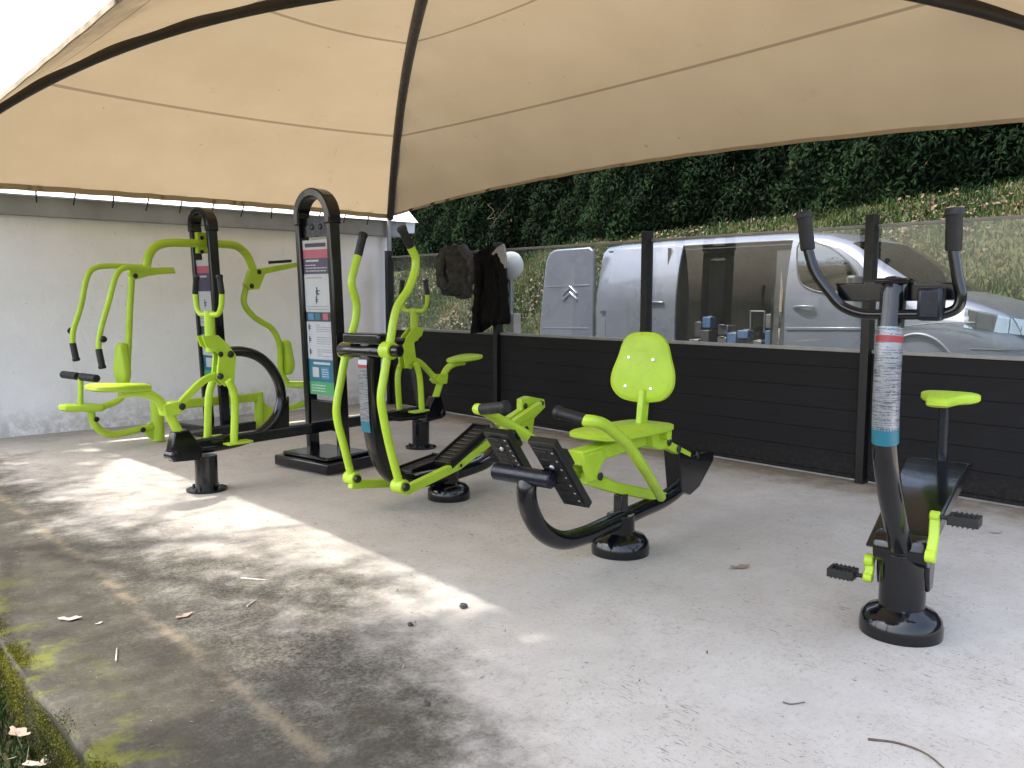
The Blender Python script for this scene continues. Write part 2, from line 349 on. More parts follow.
class MB:
    def __init__(s): s.bm = bmesh.new(); s.mats = []; s.cur = 0; s.uv = None
    def use(s, m):
        if m not in s.mats: s.mats.append(m)
        s.cur = s.mats.index(m); return s
    def face(s, vs):
        try: f = s.bm.faces.new(vs); f.material_index = s.cur; return f
        except ValueError: return None
    def sweep(s, pts, prof, up=None, n=6, scale=None):
        pts = catmull([V(p) for p in pts], n)
        q = [pts[0]]
        for p in pts[1:]:
            if (p - q[-1]).length > 1e-5: q.append(p)
        pts = q; N = len(pts); rings = []
        tg = [((pts[min(i + 1, N - 1)] - pts[max(i - 1, 0)])).normalized() for i in range(N)]
        if up is None:
            a = V((0, 0, 1)) if abs(tg[0].z) < .9 else V((0, 1, 0))
            side = tg[0].cross(a).normalized()
        for i in range(N):
            if up is not None:
                side = tg[i].cross(up)
                side = side.normalized() if side.length > 1e-4 else V((0, 1, 0))
            else:
                side = (side - tg[i] * side.dot(tg[i])).normalized()
            b = side.cross(tg[i]).normalized(); k = 1 if scale is None else scale(i / (N - 1))
            rings.append([s.bm.verts.new(pts[i] + (side * x + b * y) * k) for x, y in prof])
        m = len(prof)
        for i in range(N - 1):
            for j in range(m): s.face((rings[i][j], rings[i][(j + 1) % m], rings[i + 1][(j + 1) % m], rings[i + 1][j]))
        s.face(list(reversed(rings[0]))); s.face(rings[-1]); return s
    def tube(s, pts, r, seg=16, n=7, scale=None):
        r *= TK[0]
        return s.sweep(pts, [(r * math.cos(2 * PI * k / seg), r * math.sin(2 * PI * k / seg)) for k in range(seg)], None, n, scale)
    def bar(s, pts, w, h, up=V((0, 0, 1)), n=1):
        a, b = w / 2, h / 2; return s.sweep(pts, [(-a, -b), (a, -b), (a, b), (-a, b)], up, n)
    def prism(s, poly, vec):
        a = [s.bm.verts.new(V(p)) for p in poly]; b = [s.bm.verts.new(V(p) + vec) for p in poly]; n = len(poly)
        s.face(list(reversed(a))); s.face(b)
        for i in range(n): s.face((a[i], a[(i + 1) % n], b[(i + 1) % n], b[i]))
        return s
    def slab(s, poly, vec): return s.prism([V(p) - vec * .5 for p in poly], vec)
    def box(s, c, sx, sy, sz, ax=V((1, 0, 0)), ay=V((0, 1, 0)), az=V((0, 0, 1))):
        c = V(c); p = [c + ax * (i * sx / 2) + ay * (j * sy / 2) - az * (sz / 2) for i, j in ((-1, -1), (1, -1), (1, 1), (-1, 1))]
        return s.prism(p, az * sz)
    def lathe(s, c, axis, prof, seg=28):
        c = V(c); axis = V(axis).normalized()
        a = axis.orthogonal().normalized(); b = axis.cross(a)
        rings = [[s.bm.verts.new(c + axis * h + (a * math.cos(2 * PI * k / seg) + b * math.sin(2 * PI * k / seg)) * max(r, 1e-4)) for k in range(seg)] for r, h in prof]
        for i in range(len(rings) - 1):
            for k in range(seg): s.face((rings[i][k], rings[i][(k + 1) % seg], rings[i + 1][(k + 1) % seg], rings[i + 1][k]))
        s.face(list(reversed(rings[0]))); s.face(rings[-1]); return s
    def bolt(s, c, axis, r=.02, h=.015, m=None):
        k = s.cur; s.use(m or M['bolt'])
        s.lathe(c, axis, [(r, 0), (r, h * .6), (r * .8, h), (r * .3, h * 1.1)], 12); s.cur = k; return s
    def build(s, name, mat=None, parent=None, bevel=0., seg=2, angle=35):
        if mat is not None and not s.mats: s.mats.append(mat)
        bmesh.ops.recalc_face_normals(s.bm, faces=s.bm.faces[:])
        me = bpy.data.meshes.new(name); 
        if parent is not None:
            off = ROOT_LOC[parent.name]
            bmesh.ops.translate(s.bm, verts=s.bm.verts[:], vec=-off)
        s.bm.to_mesh(me); s.bm.free()
        for m in s.mats: me.materials.append(m)
        me.polygons.foreach_set('use_smooth', [True] * len(me.polygons))
        try: me.set_sharp_from_angle(angle=math.radians(angle))
        except Exception: pass
        o = bpy.data.objects.new(name, me); COL.objects.link(o)
        if parent is not None: o.parent = parent; ROOT_LOC[o.name] = ROOT_LOC[parent.name]
        else: ROOT_LOC[o.name] = V((0, 0, 0))
        if bevel:
            b = o.modifiers.new('bevel', 'BEVEL'); b.width = bevel; b.segments = seg; b.limit_method = 'ANGLE'; b.angle_limit = math.radians(40)
            b.harden_normals = False
        return o
ROOT_LOC = {}
def tag(o, label=None, cat=None, group=None, kind=None):
    for k, v in (('label', label), ('category', cat), ('group', group), ('kind', kind)):
        if v: o[k] = v
    return o
def thing(name, label, cat, loc, group=None):
    o = bpy.data.objects.new(name, None); o.empty_display_size = .2; COL.objects.link(o); o.location = loc
    ROOT_LOC[o.name] = V(loc); return tag(o, label, cat, group)
def mesh_np(name, verts, faces, mat, tone=None, parent=None):
    me = bpy.data.meshes.new(name); me.from_pydata(verts.tolist() if hasattr(verts, 'tolist') else verts, [], faces.tolist() if hasattr(faces, 'tolist') else faces)
    if mat: me.materials.append(mat)
    if tone is not None:
        a = me.attributes.new('tone', 'FLOAT', 'POINT'); a.data.foreach_set('value', np.asarray(tone, dtype=np.float32))
    o = bpy.data.objects.new(name, me); COL.objects.link(o)
    if parent: o.parent = parent
    return o
def pillow(mb, outline, nrm, th, inset=.03, rows=3):
    """moulded pad: outline polygon puffed to both sides with rounded rim"""
    c = sum((V(p) for p in outline), V((0, 0, 0))) / len(outline); n = len(outline); rings = []
    prof = [(-.5, 1 - inset * 3.2), (-.5 + .12, 1 - inset), (-.22, 1.), (.22, 1.), (.5 - .12, 1 - inset), (.5, 1 - inset * 3.2)]
    for h, k in prof: rings.append([mb.bm.verts.new(c + (V(p) - c) * k + nrm * (h * th)) for p in outline])
    for i in range(len(rings) - 1):
        for j in range(n): mb.face((rings[i][j], rings[i][(j + 1) % n], rings[i + 1][(j + 1) % n], rings[i + 1][j]))
    mb.face(list(reversed(rings[0]))); mb.face(rings[-1])
def closed_curve(pts, n=5):
    pts = [V(p) for p in pts]; m = len(pts); q = pts[-2:] + pts + pts[:3]
    c = catmull(q, n); return c[2 * n:(2 + m) * n]

# ------------------------------------------------------------------ ground, drive, slab
def foot_z(y):
    return float(np.interp(y, [-30, 0, 4.3, 7.9, 12.8, 17, 26, 60], [3.3, 3.2, 3.08, 2.84, 2.62, 2.25, 2.0, 1.8]))
XB, XF = 10.4, 14.0
def terr(x, y):
    if x < 6.25: return -.22
    if x < XB: return .06
    fz = foot_z(y)
    if x < XF:
        t = (x - XB) / (XF - XB); return .06 + (fz - .06) * (t * .8 + .2 * t * t * (3 - 2 * t)) + .05 * math.sin(y * 1.3 + x * 2) * t * (1 - t) * 4
    return fz + (x - XF) * .08
xs = [-400, -150, -60, -25, -12, -6, -3, -1, 0, .3, .6, 2, 4, 6.2, 6.3, 8, 10.3] + [10.4 + .25 * k for k in range(15)] + [14.5, 16, 20, 30, 60, 150, 400]
ys = [-400, -150, -60, -30, -15, -8] + [-6 + .5 * k for k in range(80)] + [36, 42, 60, 150, 400]
vv = [(x, y, terr(x, y) + (random.uniform(-.03, .03) if (x > 10.4 or x < .3) and abs(x) < 20 else 0)) for x in xs for y in ys]
ny = len(ys); ff = [(i * ny + j, (i + 1) * ny + j, (i + 1) * ny + j + 1, i * ny + j + 1) for i in range(len(xs) - 1) for j in range(ny - 1)]
g = mesh_np('ground', vv, ff, M['ground']); tag(g, kind='structure'); g.data.polygons.foreach_set('use_smooth', [True] * len(ff))
b = MB(); b.prism([(6.26, -40, .03), (10.35, -40, .03), (10.35, 60, .03), (6.26, 60, .03)], V((0, 0, .04)))
tag(b.build('driveway', M['asphalt']), kind='structure')
b = MB()
# slab with a worn irregular outer edge
edge = [(.62 + .012 * math.sin(y * 3.1) + random.uniform(-.010, .010), y, 0) for y in np.arange(-5, 9.45, .14)]
b.prism([V((6.22, -5, -.25)), V((6.22, 9.45, -.25))] + [V((p[0], p[1], -.25)) for p in reversed(edge)], V((0, 0, .25)))
tag(b.build('concrete_slab', M['concrete'], None, .018, 2), kind='structure')

# ------------------------------------------------------------------ building at the back
bd = thing('outbuilding', 'low whitewashed outbuilding with a grey lintel band and white roof edge', 'building', (0, 9.3, 0))
b = MB(); b.box((3.22, 11.3, 1.06), 5.86, 4.0, 2.14 + .3); b.build('wall', M['plaster'], bd)
b = MB(); b.box((3.29, 11.28, 2.235), 6.12, 4.1, .19); b.build('lintel', M['cornice'], bd, .006)
b = MB(); b.prism([V((.2, 9.17, 2.333)), V((.2, 9.26, 2.333)), V((.2, 9.5, 2.50)), V((.2, 9.42, 2.53))], V((6.32, 0, 0)))
b.prism([V((6.30, 9.51, 2.335)), V((6.52, 9.51, 2.335)), V((6.52, 13.2, 2.335)), V((6.30, 13.2, 2.335))], V((0, 0, .12)))
b.prism([V((6.36, 9.23, 2.20)), V((6.50, 9.23, 2.20)), V((6.50, 9.21, 2.332)), V((6.36, 9.21, 2.332))], V((0, 3.8, 0)))
b.build('roof_edge', M['flashing'], bd)
b = MB(); b.prism([V((.2, 9.52, 2.46)), V((6.29, 9.52, 2.46)), V((6.29, 13.3, 2.75)), V((.2, 13.3, 2.75))], V((0, 0, .05))); b.build('roof', M['flashing'], bd)

# ------------------------------------------------------------------ tent canopy
cn = thing('canopy', 'large cream tent canopy on dark arched ribs over the slab', 'canopy', (3.5, 4.8, 0))
ZC, HA = 2.40, 1.12
CX, CY = 3.52, 4.82; x0, x1, y0, y1 = 1.0, 6.04, .85, 9.10
corners = [V((x1, y1, ZC)), V((x0, y1, ZC)), V((x0, y0, ZC)), V((x1, y0, ZC))]
AP = V((CX, CY, 0))
def rib(k, t):
    c = corners[k]; r = 1 - (1 - t) ** 2.55
    return V((c.x + (CX - c.x) * t, c.y + (CY - c.y) * t, ZC + HA * r))
mb = MB(); mb.use(M['fabric']); uvl = mb.bm.loops.layers.uv.new('UVMap')
NS, NTT = 110, 60
scal = [.008, .05, .05, .062]     # wall side (laced straight), open side, near side, fence side
EDGE = {}
for k in range(4):
    a, c = k, (k + 1) % 4
    rows = []
    for i in range(NTT + 1):
        row = []
        for j in range(NS + 1):
            s_ = j / NS; te = scal[k] * 4 * s_ * (1 - s_); t = te + (1 - te) * (i / NTT) ** 1.35
            p = rib(a, t).lerp(rib(c, t), s_)
            p.z += .0022 * math.sin(s_ * 95 + 2 * math.sin(s_ * 13)) * (1 - i / NTT) ** 7 + .010 * math.sin(t * 42 + k) * (abs(2 * s_ - 1) ** 9); p.z -= .10 * 4 * s_ * (1 - s_) * t * (1 - t) * 2          # cloth hangs slightly between ribs
            row.append((mb.bm.verts.new(p), s_, t))
        rows.append(row)
    EDGE[k] = [r[0].co.copy() for r in rows[0]]
    for i in range(NTT):
        for j in range(NS):
            q = [rows[i][j], rows[i][j + 1], rows[i + 1][j + 1], rows[i + 1][j]]
            if (q[2][0].co - q[3][0].co).length < 1e-5: q = q[:3]
            f = mb.face([x[0] for x in q])
            if f:
                for lp, x in zip(f.loops, q): lp[uvl].uv = (x[1], x[2])
bmesh.ops.remove_doubles(mb.bm, verts=mb.bm.verts[:], dist=1e-4)
mb.build('cloth', None, cn, angle=80)
for k in range(4):
    m = MB()
    e = EDGE[k]; lo = [p + V((0, 0, -.055 if k == 0 else -.028)) for p in e]
    cin = V((CX, CY, ZC))
    for i in range(len(e) - 1):
        d = (cin - e[i]); d.z = 0; d = d.normalized() * .008
        d2 = (cin - e[i + 1]); d2.z = 0; d2 = d2.normalized() * .008
        A = [e[i], e[i + 1], lo[i + 1], lo[i]]
        va = [m.bm.verts.new(p) for p in A]; vb = [m.bm.verts.new(p + dd) for p, dd in zip(A, (d, d2, d2, d))]
        m.face(va); m.face(list(reversed(vb))); m.face((va[0], va[3], vb[3], vb[0])); m.face((va[2], va[1], vb[1], vb[2])); m.face((va[3], va[2], vb[2], vb[3])); m.face((va[1], va[0], vb[0], vb[1]))
    bmesh.ops.remove_doubles(m.bm, verts=m.bm.verts[:], dist=1e-5)
    m.build('hem', M['hem'], cn, angle=60)
    m = MB(); m.tube([rib(k, t) + V((0, 0, -.035)) for t in np.linspace(0, 1, 14)], .044, 16, 3)
    m.build('rib', M['rib'], cn)
e = EDGE[0]
for px in (35, 75, 113, 148, 181, 213, 243, 271, 301, 320, 345, 368):
    p = PYc(px, 190, y1 + .01); q = V((p.x, y1 + .02, 0)); zt_ = ZC - .02 + random.uniform(-.01, .01)
    m = MB(); m.tube([V((q.x, q.y - .04, zt_ + .10)), V((q.x + .004, q.y - .02, zt_ + .02)), V((q.x + random.uniform(-.02, .02), q.y + .035, zt_ - .12))], .0075, 8, 4); m.build('lacing_cord', M['cord'], cn)
m = MB(); m.tube([V((x1 + .02, y1 + .06, 0)), V((x1 + .02, y1 + .06, ZC - .02))], .030, 16, 1); m.build('post', M['zinc'], cn)
m = MB(); m.tube([V((x1 - .08, y1 - .02, .3)), V((x1 - .08, y1 - .02, 1.85))], .022, 12, 1); m.build('post_sleeve', M['anthracite'], cn)

# ------------------------------------------------------------------ fence
FX = 5.95
fn = thing('fence', 'anthracite board fence with clear glass panes above and slim black posts', 'fence', (FX, 4, 0))
PYS = [9.0, 6.90, 4.86, 2.82, .78, -1.26, -3.3]
for i in range(len(PYS) - 1):
    ya, yb = PYS[i + 1] + .035, PYS[i] - .035; yc = (ya + yb) / 2; L = yb - ya
    b = MB(); b.box((FX + .02, yc, .485), .045, L, .93); b.build('board_panel', M['boards'], fn, .003)
    b = MB(); b.box((FX + .02, yc, .966), .06, L, .028); b.build('rail', M['alu'], fn, .003)
    b = MB(); b.box((FX + .02, yc, 1.415), .008, L, .87); b.build('glass_pane', M['glass'], fn)
    b = MB(); b.box((FX + .02, yc, 1.860), .03, L, .022); b.build('top_rail', M['alu'], fn, .003)
for y in PYS:
    b = MB(); b.box((FX - .005, y, .97), .09, .062, 1.94); b.use(M['alu']); b.box((FX + .044, y, .97), .006, .060, 1.935); b.mats.insert(0, M['anthracite'])
    for f in b.bm.faces: pass
    o = b.build('post', None, fn, .004)

# ------------------------------------------------------------------ helpers for machines
def post_base(parent, c, r_post, h, r_dome, dome=True, nbolt=4):
    b = MB(); b.lathe((c.x, c.y, 0), (0, 0, 1), [(r_post, .01), (r_post, h)], 28); b.build('post', M['black'], parent, .004)
    b = MB()
    if dome: b.lathe((c.x, c.y, 0), (0, 0, 1), [(r_dome * .99, 0), (r_dome, .035), (r_dome * .96, .07), (r_dome * .82, .095), (r_post * 1.12, .108), (r_post * 1.04, .115)], 40)
    else: b.lathe((c.x, c.y, 0), (0, 0, 1), [(r_dome, 0), (r_dome, .012), (r_dome * .97, .015)], 36)
    if not dome:
        for k in range(nbolt):
            a = k * 2 * PI / nbolt + .5; b.bolt((c.x + math.cos(a) * r_dome * .8, c.y + math.sin(a) * r_dome * .8, .014), (0, 0, 1), .012, .02, M['silverbolt'])
    b.mats.insert(0, M['black']) if M['black'] not in b.mats else None
    if len(b.mats) > 1:
        pass
    o = b.build('base_cover' if dome else 'base_flange', None, parent)
    return o
def fix_first(b, m):  # make m the first material slot used by default faces
    b.use(m); return b
def grip(parent, a, c, r=.019):
    b = MB(); d = (V(c) - V(a)).normalized(); L = (V(c) - V(a)).length
    b.lathe(a, d, [(r * .9, 0), (r, .006), (r, L - .03), (r * 1.05, L - .026), (r * 1.16, L - .022), (r * 1.16, L - .006), (r * 1.0, L)], 16)
    return b.build('grip', M['rubber'], parent)
class Lean:
    def __init__(s, pl, k): s.pl, s.k = pl, k
    def L(s, a, off, z): return s.pl.L(a - s.k * z, off, z)
def arch_pylon(root, pl, a0, width, post_t, post_d, ztop):
    az = pl.L(a0, 0, 1) - pl.L(a0, 0, 0)
    # two flat uprights joined by a round head
    ins = width / 2 - post_t / 2
    for sgn in (-1, 1):
        b = MB(); c = pl.L(a0, sgn * ins, (ztop - width / 2) / 2 + .04); b.box(c, post_d, post_t, ztop - width / 2 - .08, U, W, az); b.build('upright', M['black'], root, .012, 3)
    b = MB(); n = 18; outer = []; inner = []
    zc = ztop - width / 2; ro = width / 2 + .006; ri = width / 2 - post_t * 1.15
    for k in range(n + 1):
        t = PI * k / n; outer.append(pl.L(a0, math.cos(t) * ro, zc + math.sin(t) * ro)); inner.append(pl.L(a0, math.cos(t) * ri, zc + math.sin(t) * ri))
    lo = [pl.L(a0, -ro, zc - .06)]; li = [pl.L(a0, -ri, zc - .06)]; lo2 = [pl.L(a0, ro, zc - .06)]; li2 = [pl.L(a0, ri, zc - .06)]
    O = lo2 + outer + lo; I = li2 + inner + li; vec = U * (post_d + .02)
    b.bm_rings = []
    A = [b.bm.verts.new(p - vec / 2) for p in O]; B = [b.bm.verts.new(p + vec / 2) for p in O]; C = [b.bm.verts.new(p - vec / 2) for p in I]; D = [b.bm.verts.new(p + vec / 2) for p in I]
    for i in range(len(O) - 1):
        b.face((A[i], A[i + 1], B[i + 1], B[i])); b.face((C[i + 1], C[i], D[i], D[i + 1])); b.face((A[i + 1], A[i], C[i], C[i + 1])); b.face((B[i], B[i + 1], D[i + 1], D[i]))
    b.face((A[0], B[0], D[0], C[0])); b.face((A[-1], C[-1], D[-1], B[-1]))
    b.build('arched_head', M['black'], root, .012, 3)
def sign(root, pl, a0, width, zt_, zb, rects, parent_name='info_sign'):
    b = MB(); b.use(M['pale']); b.box(pl.L(a0, 0, (zt_ + zb) / 2), .008, width, zt_ - zb, U, W, pl.L(a0, 0, 1) - pl.L(a0, 0, 0))
    lay = 0
    for (u0, u1, v0, v1, mt, lv) in rects:
        b.use(M[mt]); off = -.0055 - .0015 * lv
        P_ = [pl.L(a0 + off, (u - .5) * width, zt_ + (zb - zt_) * v) for u, v in ((u0, v0), (u1, v0), (u1, v1), (u0, v1))]
        b.prism(P_, U * .0013)
    return b.build(parent_name, None, root)
def text_lines(u0, u1, v0, v1, n, mt='greyink', lv=2):
    out = []
    for k in range(n):
        v = v0 + (v1 - v0) * (k + .3) / n; h = (v1 - v0) / n * .38; u = u0
        while u < u1 - .03:
            w = random.uniform(.04, .13); out.append((u, min(u1, u + w), v, v + h, mt, lv)); u += w + .025
            if random.random() < .06: break
    return out
def person(u, v, k, mt='ink', lv=2):     # tiny exercise pictogram: head, trunk, limbs as slabs
    return [(u, u + .05 * k, v, v + .012 * k, mt, lv), (u - .01 * k, u + .06 * k, v + .014 * k, v + .036 * k, mt, lv), (u + .05 * k, u + .14 * k, v + .018 * k, v + .024 * k, mt, lv), (u, u + .025 * k, v + .036 * k, v + .06 * k, mt, lv), (u + .03 * k, u + .11 * k, v + .036 * k, v + .044 * k, mt, lv)]

TK[0] = .89
# ------------------------------------------------------------------ machine 1: two-station rider on a common beam with the tall sign pylon
o1 = V((2.27, 5.79, 0)); ctr = V((3.33, 5.98, 0))
root = thing('rider_machine', 'double riding trainer on a long black beam with the tall sign tower in its middle', 'exercise machine', (ctr.x, ctr.y, 0), 'green and black outdoor exercise machines')
p1 = Plane(2.27, 5.79)
pc = Plane(ctr.x, ctr.y)
pcl = Lean(pc, .036)
arch_pylon(root, pcl, .02, .43, .055, .10, 2.19)
b = MB()
base_o = [pc.L(a, w, .012) for a, w in ((-.27, -.33), (.27, -.33), (.27, .33), (-.27, .33))]
b.prism(base_o, V((0, 0, .085))); b.prism([pc.L(a * .84, w * .84, .0975) for a, w in ((-.27, -.33), (.27, -.33), (.27, .33), (-.27, .33))], V((0, 0, .03))); b.build('base_plate', M['black'], root, .02, 3)
b = MB(); b.use(M['steel']); b.box(pcl.L(.02, 0, 1.90), .02, .31, .15, U, W); b.bolt(pcl.L(.008, -.05, 1.90), -U, .022, .006, M['bolt']); b.bolt(pcl.L(.008, .05, 1.90), -U, .022, .006, M['bolt'])
b.build('bracket', None, root, .004)
R = [(0, 1, 0, .06, 'white', 1), (.1, .9, .02, .045, 'ink', 2), (0, 1, .06, .115, 'pink', 1), (0, 1, .115, .215, 'purple', 1), (.1, .6, .125, .137, 'white', 2)]
R += text_lines(.08, .9, .15, .205, 3, 'pale')
R += [(0, 1, .218, .455, 'white', 1)] + text_lines(.08, .7, .23, .25, 1) + person(.45, .30, 1.1) + person(.42, .36, .8) + text_lines(.08, .92, .415, .45, 2)
R += [(0, 1, .46, .52, 'ink', 1), (.08, .3, .468, .51, 'blue', 2), (.36, .56, .468, .51, 'teal', 2), (.66, .86, .468, .51, 'pink', 2)]
for k in range(3):
    v = .525 + .08 * k; R += [(0, 1, v, v + .076, 'white', 1)] + person(.08, v + .012, .75) + text_lines(.38, .93, v + .012, v + .066, 4)
R += [(0, 1, .768, .915, 'teal', 1), (.2, .85, .785, .80, 'white', 2), (.15, .4, .82, .885, 'pale', 2), (.5, .8, .815, .895, 'blue', 2)] + text_lines(.52, .78, .825, .885, 4, 'white', 3)
R += [(0, 1, .915, 1, 'green', 1)] + text_lines(.08, .62, .93, .985, 3, 'white')
sign(root, pcl, .0, .31, 1.80, .58, R)
b = MB(); b.box(pc.L(-.02, 0, .42), .03, .30, .24, U, W); b.build('beam_bracket', M['black'], root, .01)
# beam
zb = p1.P(243, 440).z
bm0 = p1.P(190, 446); bm1 = pc.m(V((2 * ctr.x - bm0.x, 2 * ctr.y - bm0.y, bm0.z)))
b = MB(); b.bar([bm0, V((bm1.x, bm1.y, bm0.z))], .07, .085); b.build('beam', M['black'], root, .012, 3)
def rider_station(p):
    ax = p.d(W)
    c = p.L(0, 0, 0); zt_ = p1.P(207, 455).z
    post_base(root, c, .078, zt_, .14, False)
    b = MB(); b.tube([p.P(*q) for q in ((226, 352), (242, 351.5), (259, 357), (273, 371), (281, 392), (278, 412), (265, 429), (244, 440), (218, 446), (196, 449))], .042, 18, 7)
    b.build('arc_frame', M['black'], root)
    b = MB(); b.slab([p.P(*q) for q in ((280, 410), (288, 396), (288.5, 437), (262, 438))], ax * .03); b.build('arc_gusset', M['black'], root, .005)
    b = MB(); b.slab([p.P(*q) for q in ((172, 432), (186, 429), (200, 447), (200, 459), (171, 462), (168, 453))], ax * .075); b.lathe(p.P(172, 455) - ax * .055, ax, [(.03, 0), (.036, .008), (.036, .102), (.03, .11)], 18)
    b.build('front_housing', M['black'], root, .012, 3)
    # saddle
    a, c2 = p.P(89, 388), p.P(149, 387); d = (c2 - a)
    prof = [(0, .05), (.03, .085), (.15, .115), (.35, .12), (.6, .10), (.85, .065), (.97, .05), (1, .03)]
    out = [a + d * t + ax * w for t, w in prof] + [a + d * t - ax * w for t, w in reversed(prof)]
    b = MB(); pillow(b, closed_curve(out, 2), V((0, 0, 1)), .048, .05); b.build('saddle', M['lime_seat'], root)
    b = MB(); b.tube([p.P(*q) for q in ((120, 393), (140, 392.5), (154, 397), (166, 410), (179, 433))], .036, 16, 6); b.build('saddle_tube', M['lime'], root)
    b = MB(); b.use(M['lime']); b.slab([p.P(*q) for q in ((160, 404), (176, 401), (182, 408), (176, 414), (163, 416))], ax * .10); b.bolt(p.P(178, 406) + ax * .05, ax, .025, .014); b.build('clamp', None, root, .008)
    b = MB(); b.use(M['lime']); b.bar([p.P(178, 406), p.P(203, 381), p.P(216, 375)], .034, .05, n=4); b.bolt(p.P(216, 376) + ax * .04, ax, .024, .03); b.build('link_arm', None, root, .008)
    b = MB(); b.tube([p.P(209, 311), p.P(211, 352)], .040, 18, 1); b.build('handle_column', M['lime'], root)
    b = MB(); b.use(M['lime'])
    v0 = [p.P(*q) for q in ((199, 336), (215, 335), (225, 344), (233, 355), (231, 383), (222, 386), (214, 378), (216, 354), (203, 346))]
    b.prism([q + ax * .024 for q in v0], ax * .018); b.prism([q - ax * .042 for q in v0], ax * .018)
    b.box(p.P(221, 372), .05, .06, .10, p.d(U), ax)
    b.bolt(p.P(227, 354) + ax * .042, ax, .026, .014); b.bolt(p.P(217, 354) + ax * .042, ax, .02, .012)
    b.build('pivot_bracket', None, root, .006)
    hb = MB(); top = p.P(209, 314); hw = .155
    zlo = top.z; zhi = p.P(194, 294).z; zg = p.P(200, 275).z
    pts = [(-hw - .01, zhi), (-hw + .005, zlo + .05), (-hw * .72, zlo + .002), (0, zlo), (hw * .72, zlo + .002), (hw - .005, zlo + .05), (hw + .01, zhi)]
    q = [V((top.x, top.y, z)) + ax * w for w, z in pts]
    hb.tube(q, .021, 14, 7); hbo = hb.build('handlebar', M['lime'], root)
    for s_ in (-1, 1): grip(hbo, q[0 if s_ < 0 else -1], V((top.x, top.y, zg)) + ax * (s_ * (hw - .015)) + p.d(U) * .0, .020)
    for s_, pp, ft in ((.10, ((228, 380), (234, 394), (234, 443)), 1), (-.09, ((215, 376), (209.5, 392), (207.5, 438)), 1)):
        b = MB(); b.tube([p.P(*q_, s_ if p.c is None else s_) for q_ in pp], .030, 14, 6)
        e_ = p.P(*pp[-1], s_); b.slab([e_ + p.d(U) * .03 + ax * .05, e_ - p.d(U) * .07 + ax * .05, e_ - p.d(U) * .07 - ax * .03, e_ + p.d(U) * .03 - ax * .03], V((0, 0, .014))) 
        b.slab([e_ + p.d(U) * .13 + ax * .045, e_ + p.d(U) * .0 + ax * .045, e_ + p.d(U) * .0 - ax * .045, e_ + p.d(U) * .13 - ax * .045], V((0, 0, .018)))
        b.build('foot_leg', M['lime'], root, .004)
rider_station(p1)
pr = Plane(2.27, 5.79, (ctr.x, ctr.y)); rider_station(pr)

# ------------------------------------------------------------------ machine 2: rear two-seat chest press / pull down
o2 = V((3.33, 8.20, 0)); p2 = Plane(o2.x, o2.y)
root = thing('press_machine', 'two seat pull down and press trainer with the tower by the white wall', 'exercise machine', o2, 'green and black outdoor exercise machines')
p2l = Lean(p2, .042)
arch_pylon(root, p2l, .02, .34, .05, .10, 2.22)
b = MB(); b.prism([p2.L(a, w, .01) for a, w in ((-.27, -.30), (.27, -.30), (.27, .30), (-.27, .30))], V((0, 0, .11))); b.build('base_plate', M['black'], root, .02, 3)
R = [(0, 1, 0, .05, 'white', 1), (0, 1, .05, .11, 'pink', 1), (0, 1, .11, .26, 'purple', 1), (.1, .7, .13, .145, 'white', 2), (0, 1, .262, .55, 'white', 1)] + person(.4, .33, 1.2) + text_lines(.08, .9, .45, .53, 3)
R += [(0, 1, .555, .62, 'ink', 1), (.1, .35, .565, .61, 'teal', 2), (.55, .85, .565, .61, 'pink', 2), (0, 1, .625, .80, 'white', 1)] + text_lines(.3, .9, .64, .79, 6) + [(0, 1, .80, .93, 'teal', 1), (.2, .8, .82, .90, 'pale', 2), (0, 1, .93, 1, 'green', 1)]
sign(root, p2l, .0, .24, 1.72, .55, R)
def P(x, y, o=0): return p2.P(x, y, o)
b = MB(); b.use(M['lime']); b.box(P(201, 243), .10, .05, .20, U, W); b.bolt(P(200, 238) + W * .03, W, .02, .01); b.bolt(P(200, 252) + W * .03, W, .02, .01); b.build('top_bracket', None, root, .006)
b = MB(); b.tube([P(204, 243.5), P(184, 243), P(167, 243), P(155, 247), P(148.5, 256), P(146, 268)], .045, 18, 7); b.build('top_arm', M['lime'], root)
b = MB(); b.tube([P(204, 243.5), P(220, 244), P(236, 246), P(246, 254), P(251, 264), P(255, 275)], .045, 18, 7); b.build('top_arm', M['lime'], root)
b = MB(); b.use(M['lime']); b.prism([P(127, 268), P(171, 267.5), P(173, 273.5), P(158, 274.5), P(146, 276), P(132, 280), P(127, 275)], W * .05); b.bolt(P(132.5, 276) + W * .05, W, .024, .012); b.build('hanger_plate', None, root, .01)
b = MB(); b.use(M['lime']); b.prism([P(247, 270), P(298, 262), P(299, 266), P(262, 274), P(256, 289), P(247, 290), P(242, 285)], W * .06); b.bolt(P(255.5, 272) + W * .06, W, .026, .012); b.bolt(P(248, 286) + W * .06, W, .026, .012); b.use(M['rubber']); b.bar([P(269, 262.5, -.1), P(291, 261, -.1)], .03, .03); b.build('hanger_plate', None, root, .008)
